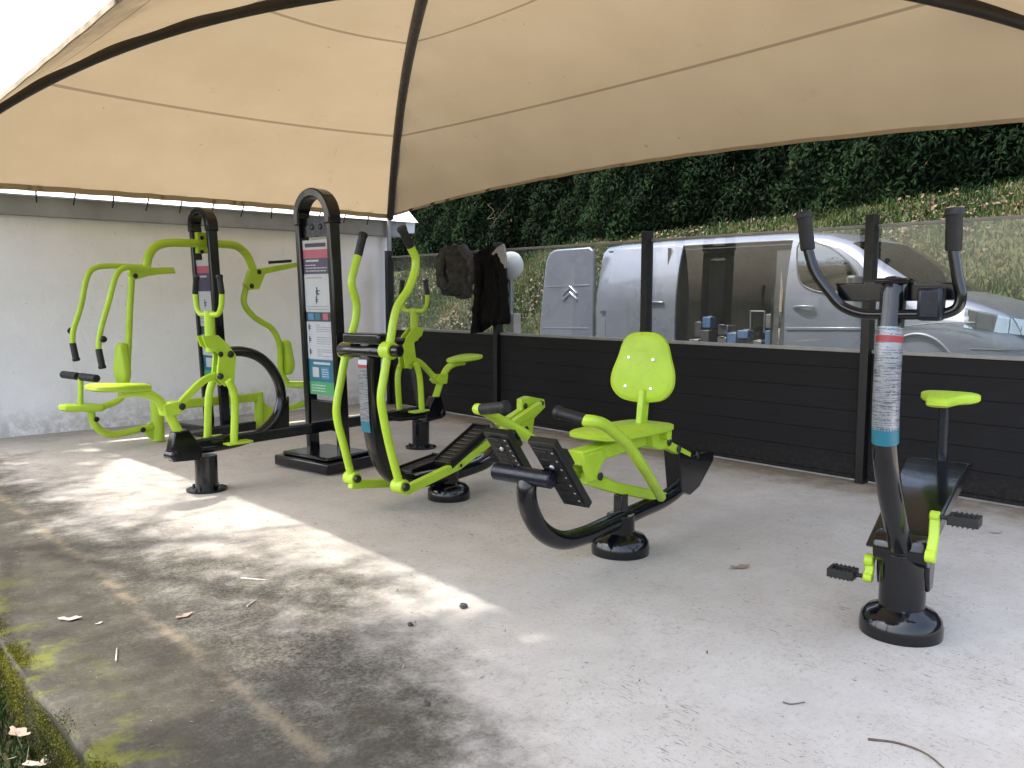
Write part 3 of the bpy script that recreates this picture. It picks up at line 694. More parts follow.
for off, pts, gp, kn in ((.19, ((150, 269), (124, 268), (117, 274), (108.6, 302), (99.7, 335), (98.4, 349)), ((98.6, 349), (102.5, 368.5)), ((100, 339), .05)), (-.19, ((150, 267), (96, 267.6), (88.5, 274), (80.6, 307), (73, 332), (72.5, 343)), ((72.6, 343), (76.5, 361)), ((74, 331), -.05))):
    b = MB(); b.use(M['lime']); b.tube([P(*q, off) for q in pts], .028, 14, 7); c = P(*kn[0], off); b.use(M['lime']); b.tube([c, c + W * kn[1] * 1.2], .010, 8, 1); b.use(M['rubber']); b.lathe(c + W * kn[1] * 1.0, W * (1 if kn[1] > 0 else -1), [(.022, 0), (.03, .012), (.022, .035)], 14)
    o = b.build('pull_arm', None, root); grip(o, P(*gp[0], off), P(*gp[1], off), .028)
b = MB(); b.tube([P(132, 274), P(130, 305), P(128.5, 342), P(127, 372), P(125, 390), P(120, 399), P(108, 405), P(92, 409)], .033, 16, 6); b.build('backrest_post', M['lime'], root)
def backpad(cx_, zt_, zb_, wt, wb, th):
    c = []
    for z, w in ((zt_, wt * .5), (zt_ - .02, wt * .85), (zt_ - .06, wt), ((zt_ + zb_) / 2 + .03, (wt + wb) / 2), (zb_ + .12, wb), (zb_ + .05, wb * .92), (zb_, wb * .55)): c.append((w, z))
    return c
a, c2 = P(121, 343), P(121, 384)
ol = [V((a.x, a.y, 0)) + W * w + V((0, 0, z)) for w, z in backpad(0, a.z, c2.z, .06, .105, .05)]; ol2 = [V((a.x, a.y, 0)) - W * w + V((0, 0, z)) for w, z in reversed(backpad(0, a.z, c2.z, .06, .105, .05))]
b = MB(); pillow(b, closed_curve(ol + ol2, 2), -U, .07, .04); b.build('backrest', M['lime_seat'], root)
def seatpad(pa, pb, wa, wb, th, plane=p2, tilt=V((0, 0, 1))):
    d = pb - pa; prof = [(0, wa * .55), (.03, wa * .85), (.12, wa), (.5, (wa + wb) / 2), (.88, wb), (.97, wb * .85), (1, wb * .55)]
    b = MB(); pillow(b, closed_curve([pa + d * t + W * w for t, w in prof] + [pa + d * t - W * w for t, w in reversed(prof)], 2), tilt, th, .05); return b
seatpad(P(61, 408), P(100, 407), .08, .14, .06).build('seat', M['lime_seat'], root)
b = MB(); b.tube([P(80.6, 378), P(80.6, 406)], .026, 12, 1); b.build('roller_stem', M['lime'], root)
c = P(79.5, 376.5); b = MB(); 
for s_ in (-1, 1): b.lathe(c + W * (s_ * .035), W * s_, [(.028, 0), (.034, .006), (.034, .27), (.028, .276)], 16)
b.build('thigh_roller', M['rubber'], root)
b = MB(); b.use(M['lime']); b.tube([P(91, 411), P(93, 421), P(100, 430), P(112, 434.5), P(141, 429), P(152, 427)], .036, 16, 6); b.bolt(P(94.6, 419) + W * .036, W, .024, .012); b.bolt(P(141, 429.5) + W * .036, W, .024, .012); b.build('seat_arm', None, root)
b = MB(); c = P(157.5, 420); b.lathe((c.x, c.y, 0), (0, 0, 1), [(.058, .005), (.058, P(157, 401).z)], 20); b.slab([P(144, 427), P(153, 420), P(153, 440), P(146, 436)], W * .03); b.build('column', M['lime'], root, .004)
b = MB(); b.bar([P(160, 407), P(202, 402), P(257, 397)], .07, .085); b.build('floor_beam', M['lime'], root, .01)
b = MB(); c = P(259, 410); b.lathe((c.x, c.y, 0), (0, 0, 1), [(.048, .005), (.048, P(259, 392).z)], 20); b.slab([P(263, 402), P(276, 412), P(276, 428), P(263, 428)], W * .03); b.build('column', M['lime'], root, .004)
b = MB(); b.tube([P(247, 283), P(244, 303), P(254, 317), P(272, 329), P(279, 343), P(281, 372), P(287, 382)], .034, 16, 6); b.build('backrest_post', M['lime'], root)
a, c2 = P(287, 340), P(287, 374)
ol = [V((a.x, a.y, 0)) + W * w + V((0, 0, z)) for w, z in backpad(0, a.z, c2.z, .06, .11, .05)]; ol2 = [V((a.x, a.y, 0)) - W * w + V((0, 0, z)) for w, z in reversed(backpad(0, a.z, c2.z, .06, .11, .05))]
b = MB(); pillow(b, closed_curve([q - U * .02 for q in ol + ol2], 2), U, .08, .04); b.build('backrest', M['lime_seat'], root)
seatpad(P(331, 384), P(289, 385), .10, .17, .06).build('seat', M['lime_seat'], root)
b = MB(); b.tube([P(315, 388), P(312, 398), P(300, 405), P(285, 409), P(270, 414)], .036, 16, 6); b.build('seat_arm', M['lime'], root)

# ------------------------------------------------------------------ machine 3: elliptical cross trainer
o3 = V((3.40, 4.46, 0)); p3 = Plane(o3.x, o3.y)
root = thing('elliptical_trainer', 'elliptical cross trainer with long lime swing arms and black footplates', 'exercise machine', o3, 'green and black outdoor exercise machines')
def P(x, y, o=0): return p3.P(x, y, o)
post_base(root, o3, .068, P(448, 468).z, .145)
b = MB(); b.sweep([P(*q) for q in ((371, 344), (370, 366), (371, 393), (373, 426), (378, 450), (389, 471), (406, 481), (432, 477), (462, 470), (488, 459), (497, 446))], [(.06 * math.copysign(abs(math.cos(t)) ** .6, math.cos(t)), .055 * math.copysign(abs(math.sin(t)) ** .6, math.sin(t))) for t in [2 * PI * k / 20 for k in range(20)]], W, 7, lambda t: 1 - .22 * t)
b.build('frame', M['black'], root)
pts = [P(366.5, 359), P(367.5, 393), P(371, 428)]
b = MB()
for i, (y0_, y1_, mt) in enumerate(((359, 364, 'pale'), (364, 367, 'red'), (367, 420, 'foil'), (420, 431, 'teal'))):
    xs_c = lambda y: float(np.interp(y, [344, 366, 393, 426, 450], [371, 370, 371, 373, 378])); q0, q1 = P(xs_c(y0_), y0_), P(xs_c(y1_), y1_); b.use(M[mt]); off = -U * .061
    b.prism([q0 - W * .036 + off, q0 + W * .040 + off, q1 + W * .040 + off, q1 - W * .036 + off], -U * .004)
b.build('instruction_sticker', None, root)
b = MB(); b.box(P(368, 338), .13, .32, .06, U, W); b.build('console', M['black'], root, .014, 3)
pv = P(367, 351); pvn, pvf = pv + W * .235, pv - W * .235
b = MB(); b.lathe(pvf, W, [(.036, 0), (.042, .01), (.042, .46), (.036, .47)], 22); b.build('pivot_shaft', M['black'], root)
farh = ((358, 256), (354, 270), (351.5, 284), (356.5, 304), (355, 322), (348, 345), (341, 380), (336.5, 412), (344, 446), (352, 478))
nearh = ((410.5, 247), (415.5, 258), (415, 270), (409, 288), (397, 308), (390, 342), (384, 376), (381, 398), (384, 420), (390, 448), (400, 486))
ends = []
for off, pts, gt in ((-.215, farh, (363.5, 233)), (.215, nearh, (401, 227))):
    b = MB(); b.use(M['lime']); b.tube([P(*q, off) for q in pts], .028, 16, 6)
    c = P(347 if off < 0 else 388.5, 350.5, off); b.lathe(c - W * .04, W, [(.048, 0), (.052, .008), (.052, .072), (.048, .08)], 20)
    b.use(M['black']); b.lathe(c + W * .042, W, [(.035, 0), (.035, .05), (.028, .055)], 16)
    e_ = P(*pts[-1], off); b.use(M['lime']); b.lathe(e_ - W * .045, W, [(.04, 0), (.043, .006), (.043, .084), (.04, .09)], 16); b.bolt(e_ + W * .045, W, .026, .02)
    o = b.build('swing_arm', None, root); grip(o, P(*pts[0], off), P(*gt, off), .026); ends.append(e_)
# rails and footplates
nr0, nr1, nr2 = P(404, 491, .20), P(458, 465, .20), P(494, 437, .19)
b = MB(); b.use(M['lime']); b.bar([nr0, nr1, nr2, P(540, 405, .17)], .045, .055); b.bolt(nr1 + W * .025, W, .012, .008); b.build('pedal_rail', None, root, .008)
fr0, fr1, fr2 = P(350, 484.5, -.20), P(389, 483, -.20), P(463, 466, -.20)
b = MB(); b.use(M['lime']); b.bar([fr0, fr1, fr2, P(505, 455, -.18)], .045, .055); b.build('pedal_rail', None, root, .008)
def footplate(c0, c1, off, name='footplate', lift=.05):
    a, c = P(*c0, off), P(*c1, off); d = (c - a); L = d.length; d.normalize(); n = d.cross(W).normalized()
    if n.z < 0: n = -n
    a += n * lift * .2; c += n * lift * .2
    b = MB(); b.use(M['tread']); b.slab([a + W * .075, c + W * .075, c - W * .075, a - W * .075], n * .03)
    for k in range(9):
        q = a.lerp(c, .12 + .095 * k) + n * .018; b.box(q, .012, .10, .008, d, W, n)
    # raised rim
    for s_ in (-1, 1): b.slab([a + W * (s_ * .075), c + W * (s_ * .075), c + W * (s_ * .064), a + W * (s_ * .064)], n * .062)
    b.slab([c + W * .075, c - W * .075, c - W * .075 - d * .012, c + W * .075 - d * .012], n * .075)
    return b.build(name, None, root, .005)
footplate((443, 465), (483, 429), .15); footplate((404, 474), (441, 460), -.16)
# rear cranks
b = MB(); b.slab([P(*q) for q in ((474, 462), (492, 452), (500, 424), (510, 420), (515, 440), (502, 462))], W * .13); b.build('crank_housing', M['black'], root, .012, 3)
b = MB(); b.use(M['lime']); b.slab([P(*q, .10) for q in ((496, 424), (519, 409), (519, 399), (526, 396), (542, 399), (543, 407), (532, 418), (530, 433), (521, 433), (520, 421), (503, 430))], W * .05); b.bolt(P(525, 406, .125), W, .022, .014); b.bolt(P(541, 403.5, .125), W, .022, .018); b.bolt(P(526, 429, .125), W, .022, .014); b.build('crank_arm', None, root, .008)
b = MB(); b.use(M['lime']); b.slab([P(*q, -.10) for q in ((478, 452), (492, 446), (500, 452), (494, 460), (478, 462))], W * .05); b.bolt(P(486, 456, -.07), W, .016, .012, M['silverbolt']); b.build('crank_arm', None, root, .008)

# ------------------------------------------------------------------ machine 4: recumbent rower
o4 = V((3.34, 2.88, 0)); p4 = Plane(o4.x, o4.y)
root = thing('recumbent_rower', 'recumbent leg press rower with high lime backrest in front of the fence', 'exercise machine', o4, 'green and black outdoor exercise machines')
def P(x, y, o=0): return p4.P(x, y, o)
post_base(root, o4, .075, P(620, 514).z, .155)
b = MB(); b.tube([P(*q) for q in ((528.5, 479), (526.5, 490), (529, 508), (540, 529), (560, 540), (582, 536), (605, 526), (640, 510), (664, 499), (679, 487), (691, 470), (696, 462))], .052, 20, 6); b.build('frame', M['black'], root)
b = MB(); b.use(M['black']); b.slab([P(*q) for q in ((671, 450), (684, 456), (698, 451), (707, 451), (706, 460), (692, 486), (683, 494), (674, 490))], W * .10); b.bolt(P(689, 454) + W * .05, W, .022, .014); b.build('rear_plate', None, root, .01, 3)
cb = P(527, 476); ca, cc = cb - W * .185, cb + W * .20
b = MB(); b.lathe(ca, W, [(.034, 0), (.04, .006), (.04, .32), (.034, .326)], 20); b.build('crossbar', M['steel'], root)
b = MB(); c = o4 + U * .0; b.box((c.x, c.y, P(620, 503).z), .07, .05, .10, U, W); b.build('seat_stem', M['black'], root, .004)
def legplate(off, top, bot, lateral):
    a, c = P(*top, off), P(*bot, off); d = (c - a).normalized(); n = W.cross(d).normalized()
    if n.x > 0: n = -n
    b = MB(); b.use(M['tread']); w = lateral
    b.slab([a + W * w, a - W * w, c - W * w, c + W * w], n * .035)
    b.use(M['rubber']); b.slab([a + W * w * .8 + n * .02 + d * .03, a - W * w * .8 + n * .02 + d * .03, c - W * w * .8 + n * .02 - d * .03, c + W * w * .8 + n * .02 - d * .03], n * .010)
    for k in range(7):
        q = a.lerp(c, .12 + .125 * k); b.bolt(q + n * .024 + W * (w * .62), n, .006, .004, M['silverbolt']); b.box(q + n * .026 - W * (w * .2), .014, w * .8, .006, d, W, n)
    b.bolt(a.lerp(c, .34) + n * .024, n, .012, .010, M['silverbolt'])
    o = b.build('footplate', None, root, .008)
    b = MB(); m_ = a.lerp(c, .45) - n * .05; b.box(m_, .10, .05, .07, d, W, n); b.build('footplate_hinge', M['black'], root, .006)
legplate(.14, (542, 440), (578, 503), .070); legplate(-.20, (497, 431), (519, 470), .075)
# lower lime frame and seat
b = MB(); b.bar([P(584, 478), P(612, 487), P(664, 497.5)], .05, .06); b.build('lower_rail', M['lime'], root, .008)
b = MB(); b.use(M['lime']); b.prism([P(*q) + W * .035 for q in ((574, 455), (592, 448), (597, 456), (590, 470), (593, 478), (580, 481), (576, 468))], W * .02); b.prism([P(*q) - W * .055 for q in ((574, 455), (592, 448), (597, 456), (590, 470), (593, 478), (580, 481), (576, 468))], W * .02); b.bolt(P(590, 475) + W * .055, W, .022, .014); b.build('front_bracket', None, root, .006)
b = MB(); b.bar([P(575, 458), P(606, 449), P(640, 438)], .09, .075); b.build('seat_beam', M['lime'], root, .010)
a, c2 = P(588, 437), P(656, 424)
d = c2 - a; prof = [(0, .09), (.03, .125), (.12, .15), (.5, .16), (.85, .15), (.97, .12), (1, .08)]
b = MB(); pillow(b, closed_curve([a + d * t + W * w for t, w in prof] + [a + d * t - W * w for t, w in reversed(prof)], 2), (V((0, 0, 1)) - U * .12).normalized(), .048, .05); b.build('seat', M['lime_seat'], root)
b = MB(); b.tube([P(648, 432) - W * .20, P(648, 432) + W * .13], .035, 16, 1); b.build('seat_crossbar', M['lime'], root)
b = MB(); b.use(M['lime']); b.slab([P(*q, .02) for q in ((641, 431), (659, 428), (662, 438), (659, 447), (650, 449), (643, 446))], W * .13); b.bolt(P(658, 441, .02) + W * .065, W, .022, .014); b.build('rear_bracket', None, root, .008)
b = MB(); b.use(M['lime']); b.bar([P(659, 441, .02), P(687, 456, .02)], .05, .05); b.bolt(P(678, 449, .045), W, .022, .014); b.build('link', None, root, .008)
bx = P(641, 420); b = MB(); b.bar([V((bx.x, bx.y, bx.z - .06)), V((bx.x, bx.y, P(641, 390).z)) + U * .03], .075, .035, W); b.build('backrest_stem', M['lime'], root, .006)
pb0 = bx + U * .02
def bp(x, y):    # backrest lies in the cross plane, leaning back a little
    n = U; d_ = ray(x, y); t = (pb0 - CAM).dot(n) / d_.dot(n); q = CAM + d_ * t; return q + U * ((q.z - bx.z) * .12)
ol = closed_curve([bp(450 + x / 2.954, 320 + y / 2.954) for x, y in ((522, 42), (560, 37), (600, 42), (626, 65), (642, 115), (655, 165), (652, 205), (628, 236), (590, 244), (545, 242), (500, 228), (474, 196), (472, 160), (488, 110), (502, 62))], 3)
b = MB(); b.use(M['lime_seat']); nb = (-U + V((0, 0, .12))).normalized(); pillow(b, ol, nb, .055, .05)
for x, y in ((525, 113), (597, 120), (520, 197), (595, 205)): b.bolt(bp(450 + x / 2.954, 320 + y / 2.954) + nb * .026, nb, .011, .006, M['silverbolt'])
# debossed mark: small shield outline above the lower bolts
for (xa, ya), (xb, yb) in (((541, 122), (566, 122)), ((541, 122), (553, 138)), ((566, 122), (553, 138)), ((520, 95), (585, 95)), ((522, 88), (580, 88))):
    b.bar([bp(450 + xa / 2.954, 320 + ya / 2.954) + nb * .0275, bp(450 + xb / 2.954, 320 + yb / 2.954) + nb * .0275], .004, .003, nb)
b.build('backrest', None, root)
hn = ((592, 421), (603, 424), (614, 432), (626, 443), (641, 464), (661, 497)); ho_ = (.32, .33, .33, .31, .27, .12)
def mir(p): q = p - o4; return p - W * (2 * q.dot(W))
hnp = [P(*hn[0], .32) - W * .035 - U * .006] + [P(*hn[0], .32) - W * .0] + [P(*q, w_) for q, w_ in zip(hn[1:], ho_[1:])]
gend = hnp[0] - W * .15 + V((0, 0, .025))
for fn_ in (lambda p: p, mir):
    b = MB(); b.tube([fn_(q) for q in hnp], .030, 16, 7); o = b.build('pull_handle', M['lime'], root); grip(o, fn_(hnp[0] + W * .01), fn_(gend), .027)

# ------------------------------------------------------------------ machine 5: upright bike
o5 = V((3.37, 1.41, 0)); p5 = Plane(o5.x, o5.y)
root = thing('exercise_bike', 'upright black exercise bike with upturned handlebars and small lime saddle', 'exercise bike', o5, 'green and black outdoor exercise machines')
def P(x, y, o=0): return p5.P(x, y, o)
post_base(root, o5, .088, P(900, 555).z, .158)
hz = P(899, 552).z; hc = V((o5.x, o5.y, hz)) - U * .02
b = MB(); b.lathe(hc - W * .10, W, [(.060, 0), (.066, .01), (.066, .19), (.060, .20)], 30); b.build('crank_shell', M['black'], root)
b = MB(); b.slab([hc + U * .02 + V((0, 0, -.17)), hc + U * .09 + V((0, 0, -.17)), hc + U * .12 + V((0, 0, .04)), hc + U * .0 + V((0, 0, .06)), hc + U * .0 + V((0, 0, -.1))], W * .20); b.build('shell_skirt', M['black'], root, .01, 3)
# slanting body box carrying the saddle post
sd = P(945, 399, 0)
t0 = hc + U * .03
up_ = (V((sd.x, sd.y, sd.z - .27)) - t0); 
b = MB(); k = .5
topc = t0 + up_ * 1.0
ring_b = [t0 - U * .10 - W * .135, t0 + U * .10 - W * .085 - V((0, 0, .03)), t0 + U * .10 + W * .085 - V((0, 0, .03)), t0 - U * .08 + W * .085]
ring_t = [topc - U * .10 - W * .135, topc + U * .06 - W * .135 - V((0, 0, .02)), topc + U * .06 + W * .125 - V((0, 0, .02)), topc - U * .10 + W * .125]
A = [b.bm.verts.new(q) for q in ring_b]; B = [b.bm.verts.new(q) for q in ring_t]
b.face(list(reversed(A))); b.face(B)
for i in range(4): b.face((A[i], A[(i + 1) % 4], B[(i + 1) % 4], B[i]))
b.build('body_box', M['black'], root, .012, 3)
b = MB(); b.tube([topc - V((0, 0, .06)), sd - V((0, 0, .015))], .026, 18, 1); b.build('saddle_post', M['steel'], root)
prof = [(-.19, .030), (-.17, .044), (-.10, .054), (.0, .072), (.06, .105), (.11, .125), (.155, .115), (.18, .07)]
ol = closed_curve([sd + U * t + W * w for t, w in prof] + [sd + U * t - W * w for t, w in reversed(prof)], 3)
b = MB(); pillow(b, ol, V((0, 0, 1)), .047, .06); b.build('saddle', M['lime_seat'], root)
# column
colp = [P(*q) for q in ((900, 545), (894, 515), (888.5, 483), (885.5, 452), (885.5, 420), (887, 380), (889, 345), (892, 312), (894, 288))]
b = MB(); b.tube(colp + [P(895, 283)], .050, 26, 6); b.build('column', M['black'], root)
fine = catmull(colp + [P(895, 283)], 16)
def py_of(p):
    r = p.x * RH[0] + p.y * RH[1]; g_ = p.x * FH[0] + p.y * FH[1]; z = p.z - H
    return 384 - F * (g_ * math.sin(PITCH) + z * math.cos(PITCH)) / (g_ * math.cos(PITCH) - z * math.sin(PITCH))
b = MB()
for y0_, y1_, mt in ((328, 338, 'foil'), (338, 343, 'red'), (343, 427, 'foil'), (427, 441, 'teal')):
    xa = lambda y: float(np.interp(y, [288, 312, 345, 380, 420, 452], [894, 892, 889, 887, 885.5, 885.5]))
    b.use(M[mt]); q = [p for p in fine if y0_ - 1.6 <= py_of(p) <= y1_ + 1.6]
    b.tube(q, .0515 + .0002 * (mt == 'red'), 28, 1)
b.build('instruction_sticker', None, root)
topb = colp[-1]; 
def hp(x, y):    # handlebar lies in the cross plane at the column head
    n = U; d_ = ray(x, y); t = (topb - U * .03 - CAM).dot(n) / d_.dot(n); return CAM + d_ * t
b = MB(); hl = [hp(*q) for q in ((808, 250), (815, 272), (829, 292), (842, 306), (861, 313.5), (880, 314.5), (915, 314.5), (942, 314), (957, 308), (961, 296), (958, 281), (953.5, 251))]
b.tube(hl, .021, 16, 6); ho = b.build('handlebar', M['black'], root)
grip(ho, hl[0], hp(803.5, 212), .0265); grip(ho, hl[-1], hp(954.5, 208), .0265)
b = MB(); b.slab([hp(829, 283), hp(858, 283), hp(858, 280), hp(911, 279), hp(911, 283), hp(955, 282), hp(957, 300), hp(862, 302), hp(834, 301)], U * .02); bmesh.ops.translate(b.bm, verts=b.bm.verts[:], vec=U * .075); b.build('head_plate', M['black'], root, .006)
b = MB(); c0 = hp(932, 304) - U * .01; b.box(c0, .07, .082, .115, U, W); b.build('pulse_monitor', M['steel'], root, .014, 3)
b = MB(); b.box(P(895, 281), .112, .118, .020, U, W); b.build('column_cap', M['black'], root, .014, 3)
# cranks and pedals
def crank(off, a, c, ped0, ped1):
    b = MB(); pa, pb_ = P(*a, off), P(*c, off); b.bar([pa, pa.lerp(pb_, .5) + W * .004, pb_], .022, .036, W); 
    b.lathe(pa - W * .018, W, [(.026, 0), (.026, .036)], 14); b.lathe(pb_ - W * .018, W, [(.02, 0), (.02, .036)], 14); b.build('crank_arm', M['lime'], root, .005)
    d = W if off > 0 else -W; b = MB(); b.use(M['rubber']); b.tube([pb_, pb_ + d * .05], .010, 10, 1)
    for s_ in (-1, 1):
        b.box(pb_ + d * .10 + U * (.032 * s_), .022, .10, .034, U, W)
    b.box(pb_ + d * .10, .05, .10, .014, U, W); b.box(pb_ + d * .147, .085, .014, .036, U, W); b.box(pb_ + d * .055, .085, .014, .036, U, W)
    for k in range(5):
        for s_ in (-1, 1): b.box(pb_ + d * (.068 + .017 * k) + U * (.032 * s_), .020, .006, .044, U, W)
    b.build('pedal', None, root, .002)
crank(.125, (930.5, 556), (935, 516), None, None); crank(-.125, (869.5, 560), (868, 577), None, None)

TK[0] = 1.0
# ------------------------------------------------------------------ clothes hung on the fence
def garment(name, label, cat, outl, xp, th, mat, folds, seed, rows=48, ring=72):
    r_ = random.Random(seed); pts = [PX(400 + x / 6.144, 220 + y / 6.144, xp) for x, y in outl]
    zt_, zb_ = max(p.z for p in pts), min(p.z for p in pts); n = len(pts); b = MB(); R_ = []
    ph = [r_.uniform(0, 6) for _ in range(5)]
    for i in range(rows + 1):
        z = zt_ + (zb_ - zt_) * (.006 + .988 * i / rows); ys_ = []
        for k in range(n):
            a, c = pts[k], pts[(k + 1) % n]
            if (a.z - z) * (c.z - z) < 0: ys_.append(a.y + (c.y - a.y) * (z - a.z) / (c.z - a.z))
        if len(ys_) < 2: continue
        ya, yb = min(ys_), max(ys_); cy_, hw = (ya + yb) / 2, (yb - ya) / 2; rg = []
        tk = th * min(1, (.35 + 3.5 * min(i, rows - i) / rows)) 
        for k in range(ring):
            t = 2 * PI * k / ring; yy = cy_ + hw * math.copysign(abs(math.cos(t)) ** .8, math.cos(t)); f = math.sin(t)
            w1 = yy * 46 + 1.6 * math.sin(z * 11 + ph[3]) + ph[0] + z * 5; w2 = yy * 88 + 1.3 * math.sin(z * 17 + ph[4]) - z * 8 + ph[1]; fo = folds * (1.3 * (1 - 2 * abs(math.sin(w1 * .5))) + .25 * math.sin(w2) + .15 * math.sin(z * 33 + yy * 40 + ph[2]))
            rg.append(b.bm.verts.new((xp + f * tk * .5 - abs(f) * fo * .012 * math.copysign(1, f) * -1, yy, z)))
        R_.append(rg)
    for i in range(len(R_) - 1):
        for k in range(ring): b.face((R_[i][k], R_[i][(k + 1) % ring], R_[i + 1][(k + 1) % ring], R_[i + 1][k]))
    b.face(R_[0]); b.face(list(reversed(R_[-1])))
    return b, pts
b, pts = garment('jacket', '', '', ((250, 175), (330, 145), (400, 168), (430, 210), (478, 290), (465, 370), (432, 395), (438, 480), (380, 490), (315, 460), (270, 465), (240, 400), (230, 290), (242, 210)), 5.87, .16, M['jgrey'], 2.6, 3)
root = thing('jacket', 'crumpled grey jacket bunched over the top of the glass fence', 'jacket', (5.87, 7.55, 0))
b.build('body', M['jgrey'], root, angle=80)
def sleeve(pts, xs_, r0, r1, mat, parent):
    b = MB(); q = [PX(400 + x / 6.144, 220 + y / 6.144, xx) for (x, y), xx in zip(pts, xs_)]
    b.tube(q, r0, 20, 12, lambda t: (1 + (r1 / r0 - 1) * t) * (1 + .13 * math.sin(t * 31) + .08 * math.sin(t * 57 + 1))); return b.build('sleeve', mat, parent, angle=80)
sleeve(((385, 175), (430, 235), (452, 320), (436, 385)), (5.84, 5.78, 5.76, 5.78), .052, .040, M['jgrey'], root)
sleeve(((300, 165), (262, 240), (252, 330), (290, 430)), (5.84, 5.78, 5.76, 5.78), .052, .038, M['jgrey'], root)
root = thing('jacket', 'black jacket with pale lining hanging from a fence post', 'jacket', (5.85, 6.8, 0))
b, pts = garment('body', '', '', ((440, 235), (500, 180), (570, 155), (600, 175), (640, 290), (650, 400), (658, 520), (680, 620), (668, 650), (600, 642), (560, 645), (510, 690), (437, 700), (450, 620), (475, 470), (480, 340), (452, 275)), 5.84, .15, M['jblack'], 1.5, 5)
b.build('body', M['jblack'], root, angle=80)
sleeve(((490, 215), (484, 330), (478, 470), (465, 590), (470, 690)), (5.80, 5.755, 5.75, 5.755, 5.77), .052, .040, M['jblack'], root)
sleeve(((605, 215), (632, 330), (642, 460), (648, 600)), (5.80, 5.76, 5.755, 5.77), .050, .040, M['jblack'], root)
b = MB(); cl = [PX(400 + x / 6.144, 220 + y / 6.144, 5.755) for x, y in ((560, 208), (590, 172), (630, 145), (640, 180), (648, 250), (643, 300), (622, 275), (600, 240))]
b.prism(cl, V((.03, 0, 0))); b.build('lining', M['jlining'], root, .008)
# white globe light beyond the glass
c = PX(400 + 680 / 6.144, 220 + 280 / 6.144, 6.25)
root = thing('garden_lamp', 'white globe lamp on a beige post half hidden behind the black jacket', 'lamp', (c.x, c.y, .06))
b = MB(); b.lathe(c - V((0, 0, .155)), (0, 0, 1), [(.14 * math.sin(PI * k / 14) + .004, .155 - .155 * math.cos(PI * k / 14)) for k in range(15)], 26); b.build('globe', M['globe'], root, angle=80)
b = MB(); b.lathe((c.x, c.y, .06), (0, 0, 1), [(.03, 0), (.03, c.z - .20)], 14); b.build('stem', M['zinc'], root)
b = MB(); b.box((c.x - .0, c.y - .05, .06 + .56), .11, .12, 1.12); b.build('pedestal', M['beige'], root, .01)

# ------------------------------------------------------------------ van
VX = 8.2; VH = .95; VCX = VX + VH
van = thing('van', 'silver panel van with its side door slid open behind the glass fence', 'van', (VCX, 5.0, .07))
z0 = .07
ST = [7.55, 7.50, 7.30, 6.80, 6.26, 5.60, 5.03, 4.72, 4.45, 4.18, 3.95, 3.75, 3.55, 3.36, 3.15, 2.95, 2.75, 2.62, 2.50, 2.43]
ZR = [1.985, 2.01, 2.02, 2.03, 2.035, 2.035, 2.03, 2.02, 1.99, 1.90, 1.75, 1.61, 1.47, 1.37, 1.32, 1.26, 1.18, 1.10, .96, .80]
HWD = [.935, .948, .95, .95, .95, .95, .95, .95, .95, .95, .95, .945, .94, .93, .92, .90, .86, .80, .70, .58]
LV = [(.00, .30), (.0, .45), (.0, .80), (.0, .98), (.0, 1.24), (.012, 1.38), (.055, 1.62), (.11, 1.84), (.14, 1.93), (.20, 1.985), (.30, 2.01), (.60, 2.03), (.95, 2.035)]
def vpt(i, j, side):
    ins, z = LV[j]; zr = ZR[i]; hw = HWD[i]
    zz = z if zr > 2.0 and z < 1.5 else z
    if j >= 4: 
        lo_ = 1.05 if zr < 1.45 else 1.24
        lo_ = min(lo_, zr - .15)
        zz = lo_ + (z - 1.24) / (2.035 - 1.24) * (zr - lo_)
    else:
        zz = min(z, .3 + (z - .3) / (1.24 - .3) * (min(1.24, zr - .15) - .3) if zr < 1.45 else z)
    x = VCX + side * max(0, (hw - ins * (hw / .95)))
    yn = ST[i]
    return V((x, yn, zz + z0 - .02))
def in_slide(i, j): return 4 <= i < 7 and 1 <= j < 8          # sliding door opening: stations 6.26 .. 5.03
def in_pass(i, j): return 7 <= i < 9 and False
b = MB(); grid = {}
for side in (-1, 1):
    for i in range(len(ST)):
        for j in range(len(LV)):
            if side == 1 and j == len(LV) - 1: grid[side, i, j] = grid[-1, i, j]; continue
            grid[side, i, j] = b.bm.verts.new(vpt(i, j, side))
for side in (-1, 1):
    for i in range(len(ST) - 1):
        for j in range(len(LV) - 1):
            if side == -1 and in_slide(i, j): continue
            if j >= 9 and 9 <= i < 13: continue                       # windscreen opening
            b.use(M['vdark'] if j == 0 else M['van'])
            q = [grid[side, i, j], grid[side, i + 1, j], grid[side, i + 1, j + 1], grid[side, i, j + 1]]
            b.face(q)
b.use(M['vdark']); b.face([grid[-1, len(ST) - 1, j] for j in range(len(LV))] + [grid[1, len(ST) - 1, j] for j in range(len(LV) - 2, -1, -1)])
b.face([grid[-1, 0, j] for j in range(len(LV))] + [grid[1, 0, j] for j in range(len(LV) - 2, -1, -1)])
body = b.build('body', None, van, angle=42)
# windscreen
b = MB(); b.use(M['vglass'])
for i in range(9, 13):
    for s_ in (-1, 1):
        js = range(9, len(LV) - 1)
        for j in js:
            q = [vpt(i, j, s_), vpt(i + 1, j, s_), vpt(i + 1, j + 1, s_), vpt(i, j + 1, s_)]; b.face([b.bm.verts.new(x) for x in q])
bmesh.ops.remove_doubles(b.bm, verts=b.bm.verts[:], dist=1e-4); b.build('windscreen', None, van)
